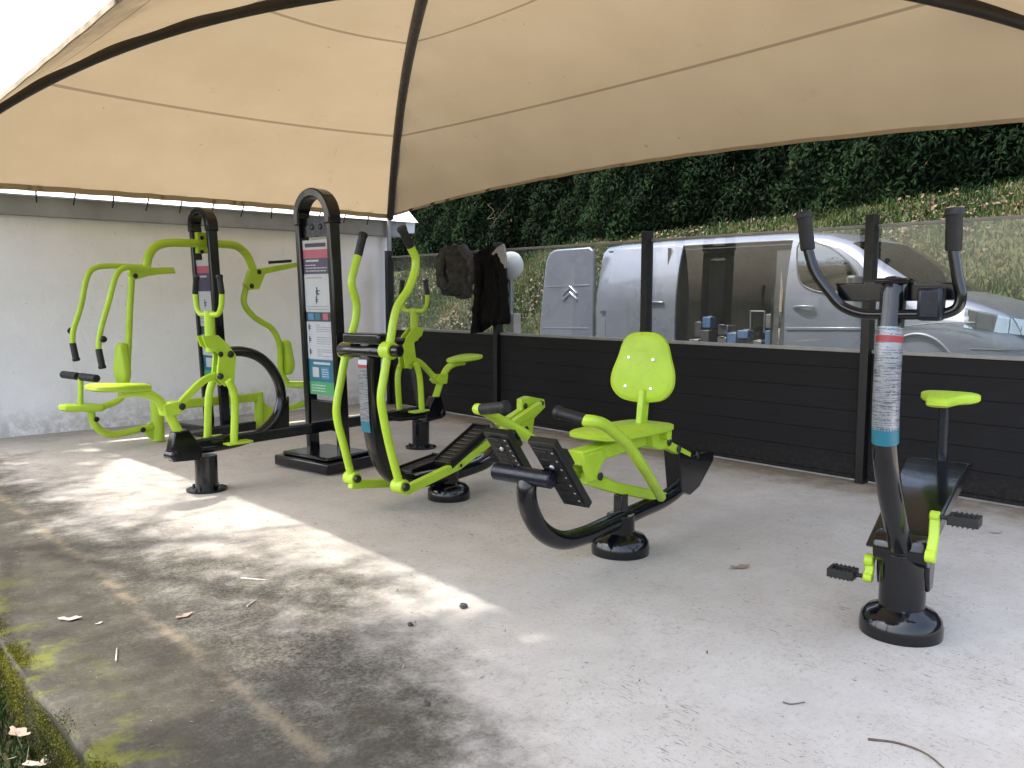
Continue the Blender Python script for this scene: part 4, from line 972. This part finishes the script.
# load space
b = MB(); b.use(M['vbrown'])
xa, xb_ = VX + .02, VCX + .85
for poly in ([(xb_, 6.4, .4), (xb_, 4.72, .4), (xb_, 4.72, 1.95), (xb_, 6.4, 1.95)], [(xa, 6.40, .4), (xb_, 6.40, .4), (xb_, 6.40, 1.95), (xa, 6.40, 1.95)], [(xa + .05, 4.735, .4), (xb_, 4.735, .4), (xb_, 4.735, 1.95), (xa + .05, 4.735, 1.95)], [(xa, 6.4, .42), (xb_, 6.4, .42), (xb_, 4.735, .42), (xa, 4.735, .42)], [(xa + .08, 6.4, 1.93), (xb_, 6.4, 1.93), (xb_, 4.735, 1.93), (xa + .08, 4.735, 1.93)]):
    a_, b_, c_ = V(poly[0]), V(poly[1]), V(poly[2]); b.prism([V(q) for q in poly], (b_ - a_).cross(c_ - a_).normalized() * .01)
b.build('load_lining', None, van)
rr = random.Random(11)
z_sh = .79
b = MB(); b.use(M['vbrown']); b.box((VX + .28, 5.55, .65), .45, 1.3, .26); b.build('load_shelf', None, van, .004)
for k in range(7):
    y = 5.06 + .165 * k; h0 = 0
    for q in range(rr.choice([1, 2, 2])):
        h = rr.uniform(.07, .22); b = MB(); b.use(M[rr.choice(['tool1', 'tool2', 'tool2', 'vdark', 'vdark', 'vbrown', 'tool1'])]); wd = rr.uniform(.10, .145)
        b.box((VX + rr.uniform(.16, .32), y, z_sh + h0 + h / 2), rr.uniform(.12, .2), wd, h); b.use(M['vdark']); b.box((VX + .2, y, z_sh + .002 + h0 + h), .04, wd * .6, .02); h0 += h + .025
        b.build('tool_box', None, van, .008)
b = MB(); b.use(M['tool2'])
for (ya_, za_), (yb2, zb2) in (((5.38, .96), (5.38, 1.20)), ((5.38, 1.20), (5.20, 1.20)), ((5.20, 1.20), (5.20, .96))): b.tube([V((VX + .25, ya_, za_)), V((VX + .25, yb2, zb2))], .010, 8, 1)

b.build('load_frame', None, van)
# door frame pillars, seams
b = MB(); b.use(M['vdark'])
b.slab([V((VX + .05 + ins_, y, z + z0 - .02)) for y, z, ins_ in ((5.00, .48, 0), (4.76, .48, 0), (4.76, 1.30, .01), (4.76, 1.82, .10), (5.00, 1.82, .10), (5.00, 1.30, .01))], V((.03, 0, 0)))
b.build('door_pillar', None, van)
b = MB(); b.use(M['chrome']); b.bar([V((VX + .04, 4.90, .55)), V((VX + .04, 4.88, 1.2)), V((VX + .13, 4.92, 1.75))], .03, .012); b.build('seat_belt', M['jlining'], van) if False else b.build('door_seal', M['pale'], van)
# slid door panel behind the opening, seen proud of the side
def side_x(z):
    zz = z - z0 + .02; xs_ = [LV[j][0] for j in range(9)]; zs_ = [LV[j][1] for j in range(9)]
    return VX + float(np.interp(zz, zs_, xs_))
def skin(polyYZ, off, th, mat, name, parent, push=lambda y: 0., bevel=.006, sub=True):
    b = MB(); 
    # grid between lower and upper outlines so that the panel follows the tumblehome
    zs_ = sorted(set([z for _, z in polyYZ])); zmin, zmax = zs_[0], zs_[-1]; rowsZ = np.linspace(zmin, zmax, 12); n = len(polyYZ); fr, bk = [], []
    for z in rowsZ:
        zz = min(max(z, zmin + 1e-4), zmax - 1e-4); c = []
        for k in range(n):
            (ya, za), (yb, zb_) = polyYZ[k], polyYZ[(k + 1) % n]
            if (za - zz) * (zb_ - zz) < 0: c.append(ya + (yb - ya) * (zz - za) / (zb_ - za))
        a, e_ = min(c), max(c); row = []
        for t in np.linspace(0, 1, 7):
            y = a + (e_ - a) * t; row.append(V((side_x(z) - off - push(y), y, z)))
        fr.append([b.bm.verts.new(p) for p in row]); bk.append([b.bm.verts.new(p + V((th, 0, 0))) for p in row])
    R_, C_ = len(fr), 7
    for i in range(R_ - 1):
        for j in range(C_ - 1): b.face((fr[i][j], fr[i][j + 1], fr[i + 1][j + 1], fr[i + 1][j])); b.face((bk[i][j + 1], bk[i][j], bk[i + 1][j], bk[i + 1][j + 1]))
        b.face((fr[i][0], fr[i + 1][0], bk[i + 1][0], bk[i][0])); b.face((fr[i + 1][-1], fr[i][-1], bk[i][-1], bk[i + 1][-1]))
    for j in range(C_ - 1): b.face((fr[0][j + 1], fr[0][j], bk[0][j], bk[0][j + 1])); b.face((fr[-1][j], fr[-1][j + 1], bk[-1][j + 1], bk[-1][j]))
    return b.build(name, mat, parent, bevel)
sdo = skin([(7.32, .50), (6.22, .50), (6.22, 1.97), (7.32, 1.97)], .055, .03, M['van'], 'sliding_door', van)
b = MB(); b.bar([V((side_x(1.3) - .075, 6.58, 1.30)), V((side_x(1.3) - .08, 6.45, 1.30)), V((side_x(1.3) - .075, 6.38, 1.295))], .02, .03, V((1, 0, 0))); b.build('handle', M['van'], sdo, .006)
b = MB(); b.bar([V((side_x(1.2) + .0 - .010, 7.45, 1.17)), V((side_x(1.2) - .010, 6.3, 1.17))], .02, .03); b.build('door_track', M['vdark'], van)
hinge = 3.60
push = lambda y: max(0., (y - hinge)) * .13
fd = skin([(4.71, .50), (3.74, .50), (3.70, 1.0), (3.80, 1.46), (4.06, 1.74), (4.30, 1.90), (4.52, 1.985), (4.72, 1.99)], .012, .035, M['van'], 'front_door', van, push)
win = [(4.49, 1.93), (4.29, 1.85), (4.06, 1.66), (3.97, 1.50), (4.00, 1.42), (4.36, 1.41), (4.56, 1.50), (4.63, 1.70), (4.645, 1.93)]
wo = skin(win, .016, .004, M['vglass'], 'window', fd, push, 0)
b = MB(); yy = 4.53; xx = side_x(1.26) - push(yy) - .03
b.bar([V((xx + .012, 4.62, 1.255)), V((xx - .012, 4.56, 1.262)), V((xx - .012, 4.47, 1.262)), V((xx + .012, 4.40, 1.255))], .024, .032, V((1, 0, 0)), 4); b.build('handle', M['van'], fd, .004)
# dark behind the window so that it reads as cabin
b = MB(); b.use(M['vdark']); b.box((VCX - .35, 4.45, 1.2), .45, .14, .75); b.box((VCX - .35, 4.25, .85), .48, .5, .16); b.box((VCX - .35, 4.45, 1.68), .24, .09, .2); b.box((VCX + .35, 4.45, 1.2), .45, .14, .75); b.build('seat', None, van, .03, 3)
# near side cabin opening: blank the skin behind the window with a mirror-black cut
# rear door swung open at right angles, in line with the side
b = MB(); od = [(7.575, .50), (8.55, .46), (8.60, .90), (8.53, 1.50), (8.47, 1.86), (8.40, 1.97), (8.28, 2.01), (7.66, 2.015), (7.59, 1.97), (7.575, 1.5)]
b.prism([V((VX - .02, y, z)) for y, z in od], V((.06, 0, 0))); rd = b.build('rear_door', M['van'], van, .02, 3)
b = MB(); b.bar([V((VX - .022, 7.66, 1.52)), V((VX - .022, 8.48, 1.50))], .006, .018); b.bar([V((VX - .022, 7.66, .95)), V((VX - .022, 8.52, .93))], .006, .014); b.build('crease', M['van'], rd, .002)
b = MB()
for dz in (0, .075):
    zc_ = 1.36 + dz
    b.prism([V((VX - .024, y, z)) for y, z in ((8.13, zc_ - .055), (8.0, zc_ + .04), (7.87, zc_ - .055), (7.87, zc_ - .015), (8.0, zc_ + .08), (8.13, zc_ - .015))], V((-.012, 0, 0)))
b.build('chevron_badge', M['chrome'], rd, .002)
# wheels, arches
for y in (3.40, 6.85):
    b = MB(); b.use(M['vdark']); b.lathe((VX - .006, y, .40), (1, 0, 0), [(.415, 0), (.415, .02), (.3, .24)], 36); b.build('wheel_arch', None, van)
    for sx in (-1, 1):
        xw = VX + .03 if sx < 0 else VCX + VH - .25
        b = MB(); b.use(M['tyre']); b.lathe((xw - .035, y, .37), (1, 0, 0), [(.20, .0), (.27, -.0), (.30, .012), (.305, .03), (.305, .20), (.29, .225), (.2, .225)], 34); wh = b.build('wheel', None, van)
        b = MB(); b.use(M['tool2']); b.lathe((xw - .045, y, .37), (1, 0, 0), [(.06, 0), (.07, .004), (.19, .012), (.205, 0), (.205, .02)], 26); b.build('rim', None, wh)
# arch lip
b = MB(); b.tube([V((VX - .004 + (.0 if y_ > 2.98 else .02), y_, z_)) for y_, z_ in [(3.40 + .43 * math.cos(t), .40 + .43 * math.sin(t) * 1.42) for t in np.linspace(.1, PI - .1, 16)]], .014, 8, 2); b.build('arch_lip', M['van'], van)
# headlamp, grille, bumper, mirror
def seam(pts, name='panel_seam'):
    b = MB(); b.tube([V((side_x(z) - .001, y, z)) for y, z in pts], .006, 6, 3); return b.build(name, M['vdark'], van)
seam([(7.36, .5), (7.36, 1.2), (7.36, 1.95)]); seam([(7.45, 1.955), (6.3, 1.975), (4.9, 1.97)]); seam([(7.36, .62), (6.22, .62)])
seam([(3.72, .5), (3.70, .95), (3.76, 1.32)]); seam([(3.70, 1.06), (3.2, 1.12), (2.9, 1.13)]); seam([(4.98, .56), (3.72, .56)])
b = MB(); b.use(M['vdark']); wl = [(y, z) for y, z in win]
b.tube([V((side_x(z) - .016 - push(y), y, z)) for y, z in win + win[:1]], .009, 8, 3); b.build('window_seal', None, fd)
b = MB(); b.bar([V((side_x(1.04) - .018 - push(4.7), 4.69, 1.03)), V((side_x(1.04) - .018 - push(3.76), 3.76, 1.05))], .008, .03); b.build('door_crease', M['van'], fd, .003)
def front_patch(name, ylo, yhi, zlo, zhi, mat, off, parent=van):
    b = MB(); rows_ = []
    for t in np.linspace(0, 1, 9):
        y = yhi + (ylo - yhi) * t; hw = float(np.interp(-y, [-s for s in ST], HWD)); x = VCX - hw - off
        rows_.append((x, y, zlo(t), zhi(t)))
    f_, g_ = [], []
    for x, y, a_, c_ in rows_: f_.append((b.bm.verts.new((x, y - off, a_)), b.bm.verts.new((x + .02, y - off, c_)))); g_.append((b.bm.verts.new((x + .03, y + .02, a_)), b.bm.verts.new((x + .05, y + .02, c_))))
    for i in range(8):
        b.face((f_[i][0], f_[i + 1][0], f_[i + 1][1], f_[i][1])); b.face((g_[i][0], g_[i][1], g_[i + 1][1], g_[i + 1][0])); b.face((f_[i][1], f_[i + 1][1], g_[i + 1][1], g_[i][1])); b.face((f_[i][0], g_[i][0], g_[i + 1][0], f_[i + 1][0]))
    return b.build(name, mat, parent)
hl_ = front_patch('headlight', 2.50, 3.02, lambda t: 1.08 - .07 * t, lambda t: 1.26 - .12 * t, M['lamp'], .008)
front_patch('lamp_housing', 2.53, 2.98, lambda t: 1.09 - .07 * t, lambda t: 1.24 - .12 * t, M['tool2'], .003, hl_)
front_patch('grille', 2.43, 2.53, lambda t: .93, lambda t: 1.0, M['chrome'], .012)
front_patch('fog_lamp_trim', 2.46, 2.84, lambda t: .72, lambda t: .82, M['vdark'], .010)
front_patch('bumper_edge', 2.43, 2.95, lambda t: .885, lambda t: .90, M['vdark'], .006)
b = MB(); b.box((VX - .13, 3.98, 1.45), .17, .10, .24); b.bar([V((VX - .05, 3.96, 1.36)), V((VX + .03, 3.94, 1.36))], .05, .05); b.build('wing_mirror', M['vdark'], van, .03, 3)

# ------------------------------------------------------------------ hedge, bank grass, leaves
def leaf_cloud(n, pos, nrm, size, aspect, droop, seed):
    r = np.random.default_rng(seed); d = r.normal(size=(n, 3)) * .55 + nrm; d /= np.linalg.norm(d, axis=1)[:, None]
    t = np.cross(d, r.normal(size=(n, 3))); t /= np.linalg.norm(t, axis=1)[:, None]; t[:, 2] -= droop; t /= np.linalg.norm(t, axis=1)[:, None]
    s = np.cross(d, t); s /= np.linalg.norm(s, axis=1)[:, None]
    L = size * r.uniform(.55, 1.35, n)[:, None]; w = L * aspect
    v = np.stack([pos - t * L * .5, pos + s * w * .5, pos + t * L * .5 + d * L * .12, pos - s * w * .5], 1).reshape(-1, 3)
    f = np.arange(n * 4).reshape(n, 4); return v, f
hd = thing('hedge', 'tall dark conifer hedge along the top of the grassy bank', 'hedge', (XF, 10, 0))
n = 120000; r = np.random.default_rng(3)
yy = r.uniform(-4, 34, n); fz = np.array([foot_z(y) for y in yy]); hh = r.uniform(-.15, 5.2, n) ** 1.0
lump = .55 * np.sin(yy * 1.1 + hh * .7) + .35 * np.sin(yy * 2.7 - hh * 1.9 + 1) + .28 * np.sin(yy * 5.3 + hh * 4.1) + .2 * np.sin(hh * 6.3 - yy * 3)
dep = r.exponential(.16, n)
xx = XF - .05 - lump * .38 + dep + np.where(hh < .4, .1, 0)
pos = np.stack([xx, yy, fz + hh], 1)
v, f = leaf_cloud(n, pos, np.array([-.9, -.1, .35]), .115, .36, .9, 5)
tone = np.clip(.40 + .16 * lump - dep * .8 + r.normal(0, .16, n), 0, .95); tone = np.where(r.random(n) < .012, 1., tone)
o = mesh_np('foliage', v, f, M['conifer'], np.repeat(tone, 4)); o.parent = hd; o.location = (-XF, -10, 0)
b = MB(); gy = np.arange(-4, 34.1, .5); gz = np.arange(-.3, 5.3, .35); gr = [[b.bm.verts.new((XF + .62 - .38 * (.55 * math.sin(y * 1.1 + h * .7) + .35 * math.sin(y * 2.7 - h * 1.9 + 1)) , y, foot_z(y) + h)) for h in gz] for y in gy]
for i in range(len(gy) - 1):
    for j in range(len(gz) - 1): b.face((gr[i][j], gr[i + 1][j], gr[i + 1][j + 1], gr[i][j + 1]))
b.build('dark_core', M['core'], hd)  # near-black core sheet, the shade between the leaves put into its colour
rt = random.Random(8)
for k in range(7):      # bare twigs showing on the face
    y = rt.uniform(3, 18); z = foot_z(y) + rt.uniform(.4, 2.6); b = MB()
    p = V((XF - .15, y, z)); pts_ = [p]
    for q in range(4): p = p + V((rt.uniform(-.08, .05), rt.uniform(-.3, .3), rt.uniform(-.05, .25))); pts_.append(p)
    b.tube(pts_, .006, 6, 3, lambda t: 1 - .7 * t); b.build('bare_twig', M['twig'], hd)

def blades(n, X, Y, hmin, hmax, seed, name, zf=None, wid=.010, tone_f=None):
    r = np.random.default_rng(seed); x = r.uniform(*X, n); y = r.uniform(*Y, n)
    z = np.array([(zf or terr)(a, c) for a, c in zip(x, y)]) - .02
    h = r.uniform(hmin, hmax, n); a = r.uniform(0, 2 * PI, n); lx = r.normal(0, .35, n) * h; ly = r.normal(0, .35, n) * h; w = wid * r.uniform(.6, 1.4, n)
    p = np.stack([x, y, z], 1); s = np.stack([np.cos(a) * w, np.sin(a) * w, 0 * a], 1)
    mid = p + np.stack([lx * .35, ly * .35, h * .62], 1); tip = p + np.stack([lx, ly, h], 1)
    v = np.stack([p - s, p + s, mid + s * .7, mid - s * .7, tip], 1).reshape(-1, 3)
    k = np.arange(n)[:, None] * 5; f = [tuple(q) for q in (k + np.array([[0, 1, 2, 3]])).tolist()] + [tuple(q) for q in (k + np.array([[3, 2, 4]])).tolist()]
    clump = .5 + .25 * np.sin(x * 2.1 + y * 1.3) + .2 * np.sin(y * 3.7 - x) ; tone = np.clip(clump + r.normal(0, .22, n), 0, 1)
    o = mesh_np(name, v, f, M['grass'], np.repeat(tone, 5)); return o
tag(blades(85000, (10.35, 13.95), (-1, 20), .05, .15, 21, 'bank_grass', wid=.012), 'short green grass covering the sloping bank below the hedge', 'grass', kind='stuff')
n = 15000; r = np.random.default_rng(31); x = r.uniform(10.4, 13.9, n); y = r.uniform(-1, 20, n)
keep = (np.sin(x * 1.7 + y * .9) + np.sin(y * 2.6 - x) * .8 + r.normal(0, .45, n) > .25); x, y = x[keep], y[keep]; n = len(x)
z = np.array([terr(a, c) for a, c in zip(x, y)]) + r.uniform(.02, .10, n)
v, f = leaf_cloud(n, np.stack([x, y, z], 1), np.array([-.6, 0, .8]), .075, .58, .1, 32)
tag(mesh_np('bank_leaf_litter', v, f, M['deadleaf'], np.repeat(r.random(n) ** 1.5 * .65, 4)), 'dry brown leaves strewn over the grass bank', 'leaves', kind='stuff')

# near verge at the lower left
vz = lambda x, y: -.22
tag(blades(17000, (-.5, .60), (1.9, 6.5), .03, .12, 41, 'verge_grass', vz, .0035), 'short grass on the verge below the slab edge', 'grass', kind='stuff')
n = 700; r = np.random.default_rng(42); x = r.uniform(-.5, .6, n); y = r.uniform(1.9, 6.5, n)
v, f = leaf_cloud(n, np.stack([x, y, -.2 + r.uniform(.0, .05, n)], 1), np.array([0, 0, .9]), .07, .55, 0, 43)
tag(mesh_np('verge_leaf_litter', v, f, M['deadleaf'], np.repeat(r.random(n) * .8, 4)), 'brown leaf litter lying in the verge grass', 'leaves', kind='stuff')
# moss cushions along the slab edge
n = 90000; r = np.random.default_rng(51); y = r.uniform(2.0, 6.0, n); u_ = r.random(n)
pat = np.sin(y * 5.2 + 1.1) + .8 * np.sin(y * 11.3) + r.normal(0, .45, n)
top = u_ < .33; keep = np.where(top, pat + 9 * 0 > .85, pat > -1.3)
x = np.where(top, .62 + np.abs(r.normal(0, .028, n)), .612 - r.uniform(.0, .022, n)); z = np.where(top, r.uniform(0, .012, n), -r.uniform(0, .2, n) ** 1.0)
pos = np.stack([x, y, z], 1)[keep]; nn = len(pos); tn = np.clip(.5 + .25 * np.sin(pos[:, 1] * 6) + r.normal(0, .2, nn) + np.where(pos[:, 2] > -.06, .12, -.22), 0, 1)
v, f = leaf_cloud(nn, pos, np.array([-.4, 0, .8]), .0072, .5, -.8, 52)
tag(mesh_np('moss', v, f, M['moss'], np.repeat(tn, 4)), 'yellow green moss growing on the edge of the concrete slab', 'moss', kind='stuff')

# ------------------------------------------------------------------ litter on the slab
def oak_leaf(px, py, size, rot, mat, label, z=0., curl=.25, cat='leaf'):
    c = G(px, py, z); b = MB(); n = 26; ca, sa = math.cos(rot), math.sin(rot); up = []; dn = []
    vs_t, vs_b = [], []
    for k in range(n):
        t = 2 * PI * k / n; lobes = .72 + .28 * math.cos(5 * t * 1.0 + .5); x = size * .5 * math.cos(t) * (1 if abs(math.sin(t)) > .3 else 1.1); y = size * .30 * math.sin(t) * lobes
        zz = curl * size * ((x / size) ** 2 * 1.5 + (abs(y) / size) * .9) + .003; q = V((c.x + x * ca - y * sa, c.y + x * sa + y * ca, c.z + zz)); vs_t.append(b.bm.verts.new(q)); vs_b.append(b.bm.verts.new(q + V((0, 0, -.0015))))
    ct = b.bm.verts.new((c.x, c.y, c.z + .004)); cb_ = b.bm.verts.new((c.x, c.y, c.z + .0025))
    for k in range(n): b.face((vs_t[k], vs_t[(k + 1) % n], ct)); b.face((vs_b[(k + 1) % n], vs_b[k], cb_)); b.face((vs_t[(k + 1) % n], vs_t[k], vs_b[k], vs_b[(k + 1) % n]))
    return tag(b.build('dry_leaf', mat), label, cat, 'dry leaves on and beside the slab')
oak_leaf(70, 620, .085, -.55, M['dryp'], 'pale curled oak leaf on the dark mossy concrete near the slab edge')
oak_leaf(99, 624, .03, .3, M['dryp'], 'tiny pale leaf scrap just right of the curled oak leaf')
oak_leaf(740, 568, .10, -.4, M['dry'], 'brown dry leaf on the pale concrete left of the exercise bike')
oak_leaf(996, 533, .07, -.5, M['dryp'], 'whitish leaf on the concrete right of the exercise bike')
oak_leaf(184, 617, .07, .2, M['dry'], 'narrow brown leaf in the middle of the dark moss stain')
oak_leaf(427, 704, .04, 1.2, M['clod'], 'small dark leaf curled on the grey concrete below the clods')
oak_leaf(20, 735, .10, 1.9, M['dry'], 'brown dry leaf lying flat in the verge grass', -.16, .3)
oak_leaf(8, 690, .13, .9, M['dryp'], 'large pale leaf standing in the verge grass', -.17, .7)
oak_leaf(45, 765, .12, .1, M['dryp'], 'pale crumpled leaf at the foot of the mossy slab edge', -.17, .5)
def clod(px, py, r_, label, seed):
    c = G(px, py); rr_ = random.Random(seed); b = MB(); bmesh.ops.create_icosphere(b.bm, subdivisions=2, radius=r_)
    for v_ in b.bm.verts: v_.co *= rr_.uniform(.7, 1.15); v_.co.z *= .6; v_.co += V((c.x, c.y, r_ * .5))
    tag(b.build('soil_clod', M['clod']), label, 'clod', 'dark clods on the concrete')
clod(463, 608, .020, 'larger dark clod at the tip of the sunlit patch', 1); clod(410, 626, .014, 'smaller dark clod left of the larger one', 2)
def twig(pts, r_, mat, label):
    b = MB(); b.tube([G(x, y, .004) for x, y in pts], r_, 8, 5, lambda t: 1 - .5 * t); tag(b.build('twig', mat), label, 'twig', 'twigs on the concrete')
twig(((868, 739), (898, 743), (925, 753), (944, 768)), .004, M['twig'], 'long thin curved twig on the concrete at the lower right')
twig(((116, 661), (117, 648)), .004, M['dryp'], 'short pale stick standing out on the dark slab edge strip')
twig(((241, 578), (266, 580)), .005, M['paletwig'], 'bleached straight twig on the upper part of the moss stain')
twig(((247, 606), (256, 600)), .005, M['paletwig'], 'short bleached twig below the straight one on the moss stain')
twig(((783, 702), (790, 704), (805, 702)), .003, M['twig'], 'small dark twig on open concrete left of the long curved twig')
n = 1500; r = np.random.default_rng(61); x = r.uniform(.7, 5.8, n); y = r.uniform(.6, 8.5, n); keep = r.random(n) < np.where(x < 2.3, .55, .28); x, y = x[keep], y[keep]; n = len(x)
v, f = leaf_cloud(n, np.stack([x, y, np.full(n, .004)], 1), np.array([0, 0, 6.]), .022, .22, 0, 62)
tag(mesh_np('leaf_crumbs', v, f, M['deadleaf'], np.repeat(np.clip(r.normal(.55, .35, n), 0, 1), 4)), 'scattered leaf crumbs and straw bits on the concrete slab', 'litter', kind='stuff')

# ------------------------------------------------------------------ unseen trees added left of the view to shade and dapple the slab
def added_shade_tree(x, y, ht, rad, n_, seed, label, lsize=.15):
    tr = thing('added_shade_tree', label, 'tree', (x, y, -.22), 'added shade trees on the verge'); rq = random.Random(seed)
    b = MB(); b.tube([V((x, y, -.3)), V((x - .05, y - .05, 1.5)), V((x + .05, y + .05, 3.0)), V((x + .1, y + .1, ht))], .13, 14, 6, lambda t: 1 - .6 * t); b.build('trunk', M['bark'], tr)
    for k in range(6):
        a = k * 1.05 + seed; p = V((x + .03, y, ht - 2.2 + .3 * k)); b = MB(); b.tube([p, p + V((math.cos(a) * rad[0] * .4, math.sin(a) * rad[1] * .4, .4)), p + V((math.cos(a) * rad[0] * .8, math.sin(a) * rad[1] * .8, .9))], .045, 8, 5, lambda t: 1 - .7 * t); b.build('limb', M['bark'], tr)
    r = np.random.default_rng(seed); d = r.normal(size=(n_, 3)); d /= np.linalg.norm(d, axis=1)[:, None]
    rr_ = (r.uniform(.25, 1, n_) ** .45 * (1 + .12 * np.sin(d[:, 0] * 5 + d[:, 2] * 4)))[:, None]; pos = np.array([x, y, ht]) + d * rr_ * np.array(rad)
    v, f = leaf_cloud(n_, pos, d * .5 + np.array([0, 0, .5]), lsize, .6, .2, seed + 1)
    o = mesh_np('crown', v, f, M['leaf'], np.repeat(np.clip(r.normal(.5, .25, n_), 0, 1), 4)); o.parent = tr; o.location = (-x, -y, .22)
added_shade_tree(-1.25, 2.55, 5.4, (1.75, 2.0, 1.6), 14000, 71, 'largest added shade tree on the verge, unseen, nearest the camera')
added_shade_tree(-1.3, 10.0, 5.0, (1.1, 1.9, 1.4), 5200, 81, 'added unseen shade tree on the verge beside the outbuilding')
added_shade_tree(-.95, 6.2, 5.6, (1.7, 2.8, .9), 15000, 91, 'sparse thin leaved shade tree added unseen on the verge, between the two denser ones', .060)

# ------------------------------------------------------------------ light, sky, camera
SUNV = V((.49, -.32, -1.0))           # travel direction of sunlight
w = bpy.data.worlds.new('World'); S.world = w; w.use_nodes = True; nt = w.node_tree; bg = nt.nodes['Background']
sky = nt.nodes.new('ShaderNodeTexSky'); sky.sky_type = 'NISHITA'; sky.sun_disc = False
el = math.atan2(1.0, math.hypot(SUNV.x, SUNV.y)); az = math.atan2(-SUNV.x, -SUNV.y)
sky.sun_elevation = el; sky.sun_rotation = az; sky.air_density = 1.0; sky.dust_density = 4.0; sky.ozone_density = 1.0
hs = nt.nodes.new('ShaderNodeHueSaturation'); hs.inputs['Saturation'].default_value = .75
nt.links.new(sky.outputs[0], hs.inputs['Color']); nt.links.new(hs.outputs[0], bg.inputs[0]); bg.inputs[1].default_value = .15
sl = bpy.data.lights.new('sun', 'SUN'); sl.energy = 2.0; sl.angle = math.radians(1.0); sl.color = (1, .95, .87)
so = bpy.data.objects.new('sun', sl); COL.objects.link(so); so.rotation_euler = SUNV.to_track_quat('-Z', 'Y').to_euler()
cd = bpy.data.cameras.new('camera'); cd.sensor_width = 36; cd.lens = F / 1024 * 36; cd.clip_start = .05; cd.clip_end = 2000
co = bpy.data.objects.new('camera', cd); COL.objects.link(co); co.location = CAM; co.rotation_euler = (PI / 2 - PITCH, 0, -YAW); S.camera = co
vs = S.view_settings; vs.view_transform = 'Standard'; vs.look = 'None'; vs.gamma = 1; vs.use_curve_mapping = False; vs.exposure = 2.32
S.render.engine = 'CYCLES'; S.cycles.use_denoising = True; S.cycles.max_bounces = 10; S.cycles.transparent_max_bounces = 16; S.cycles.sample_clamp_indirect = 6
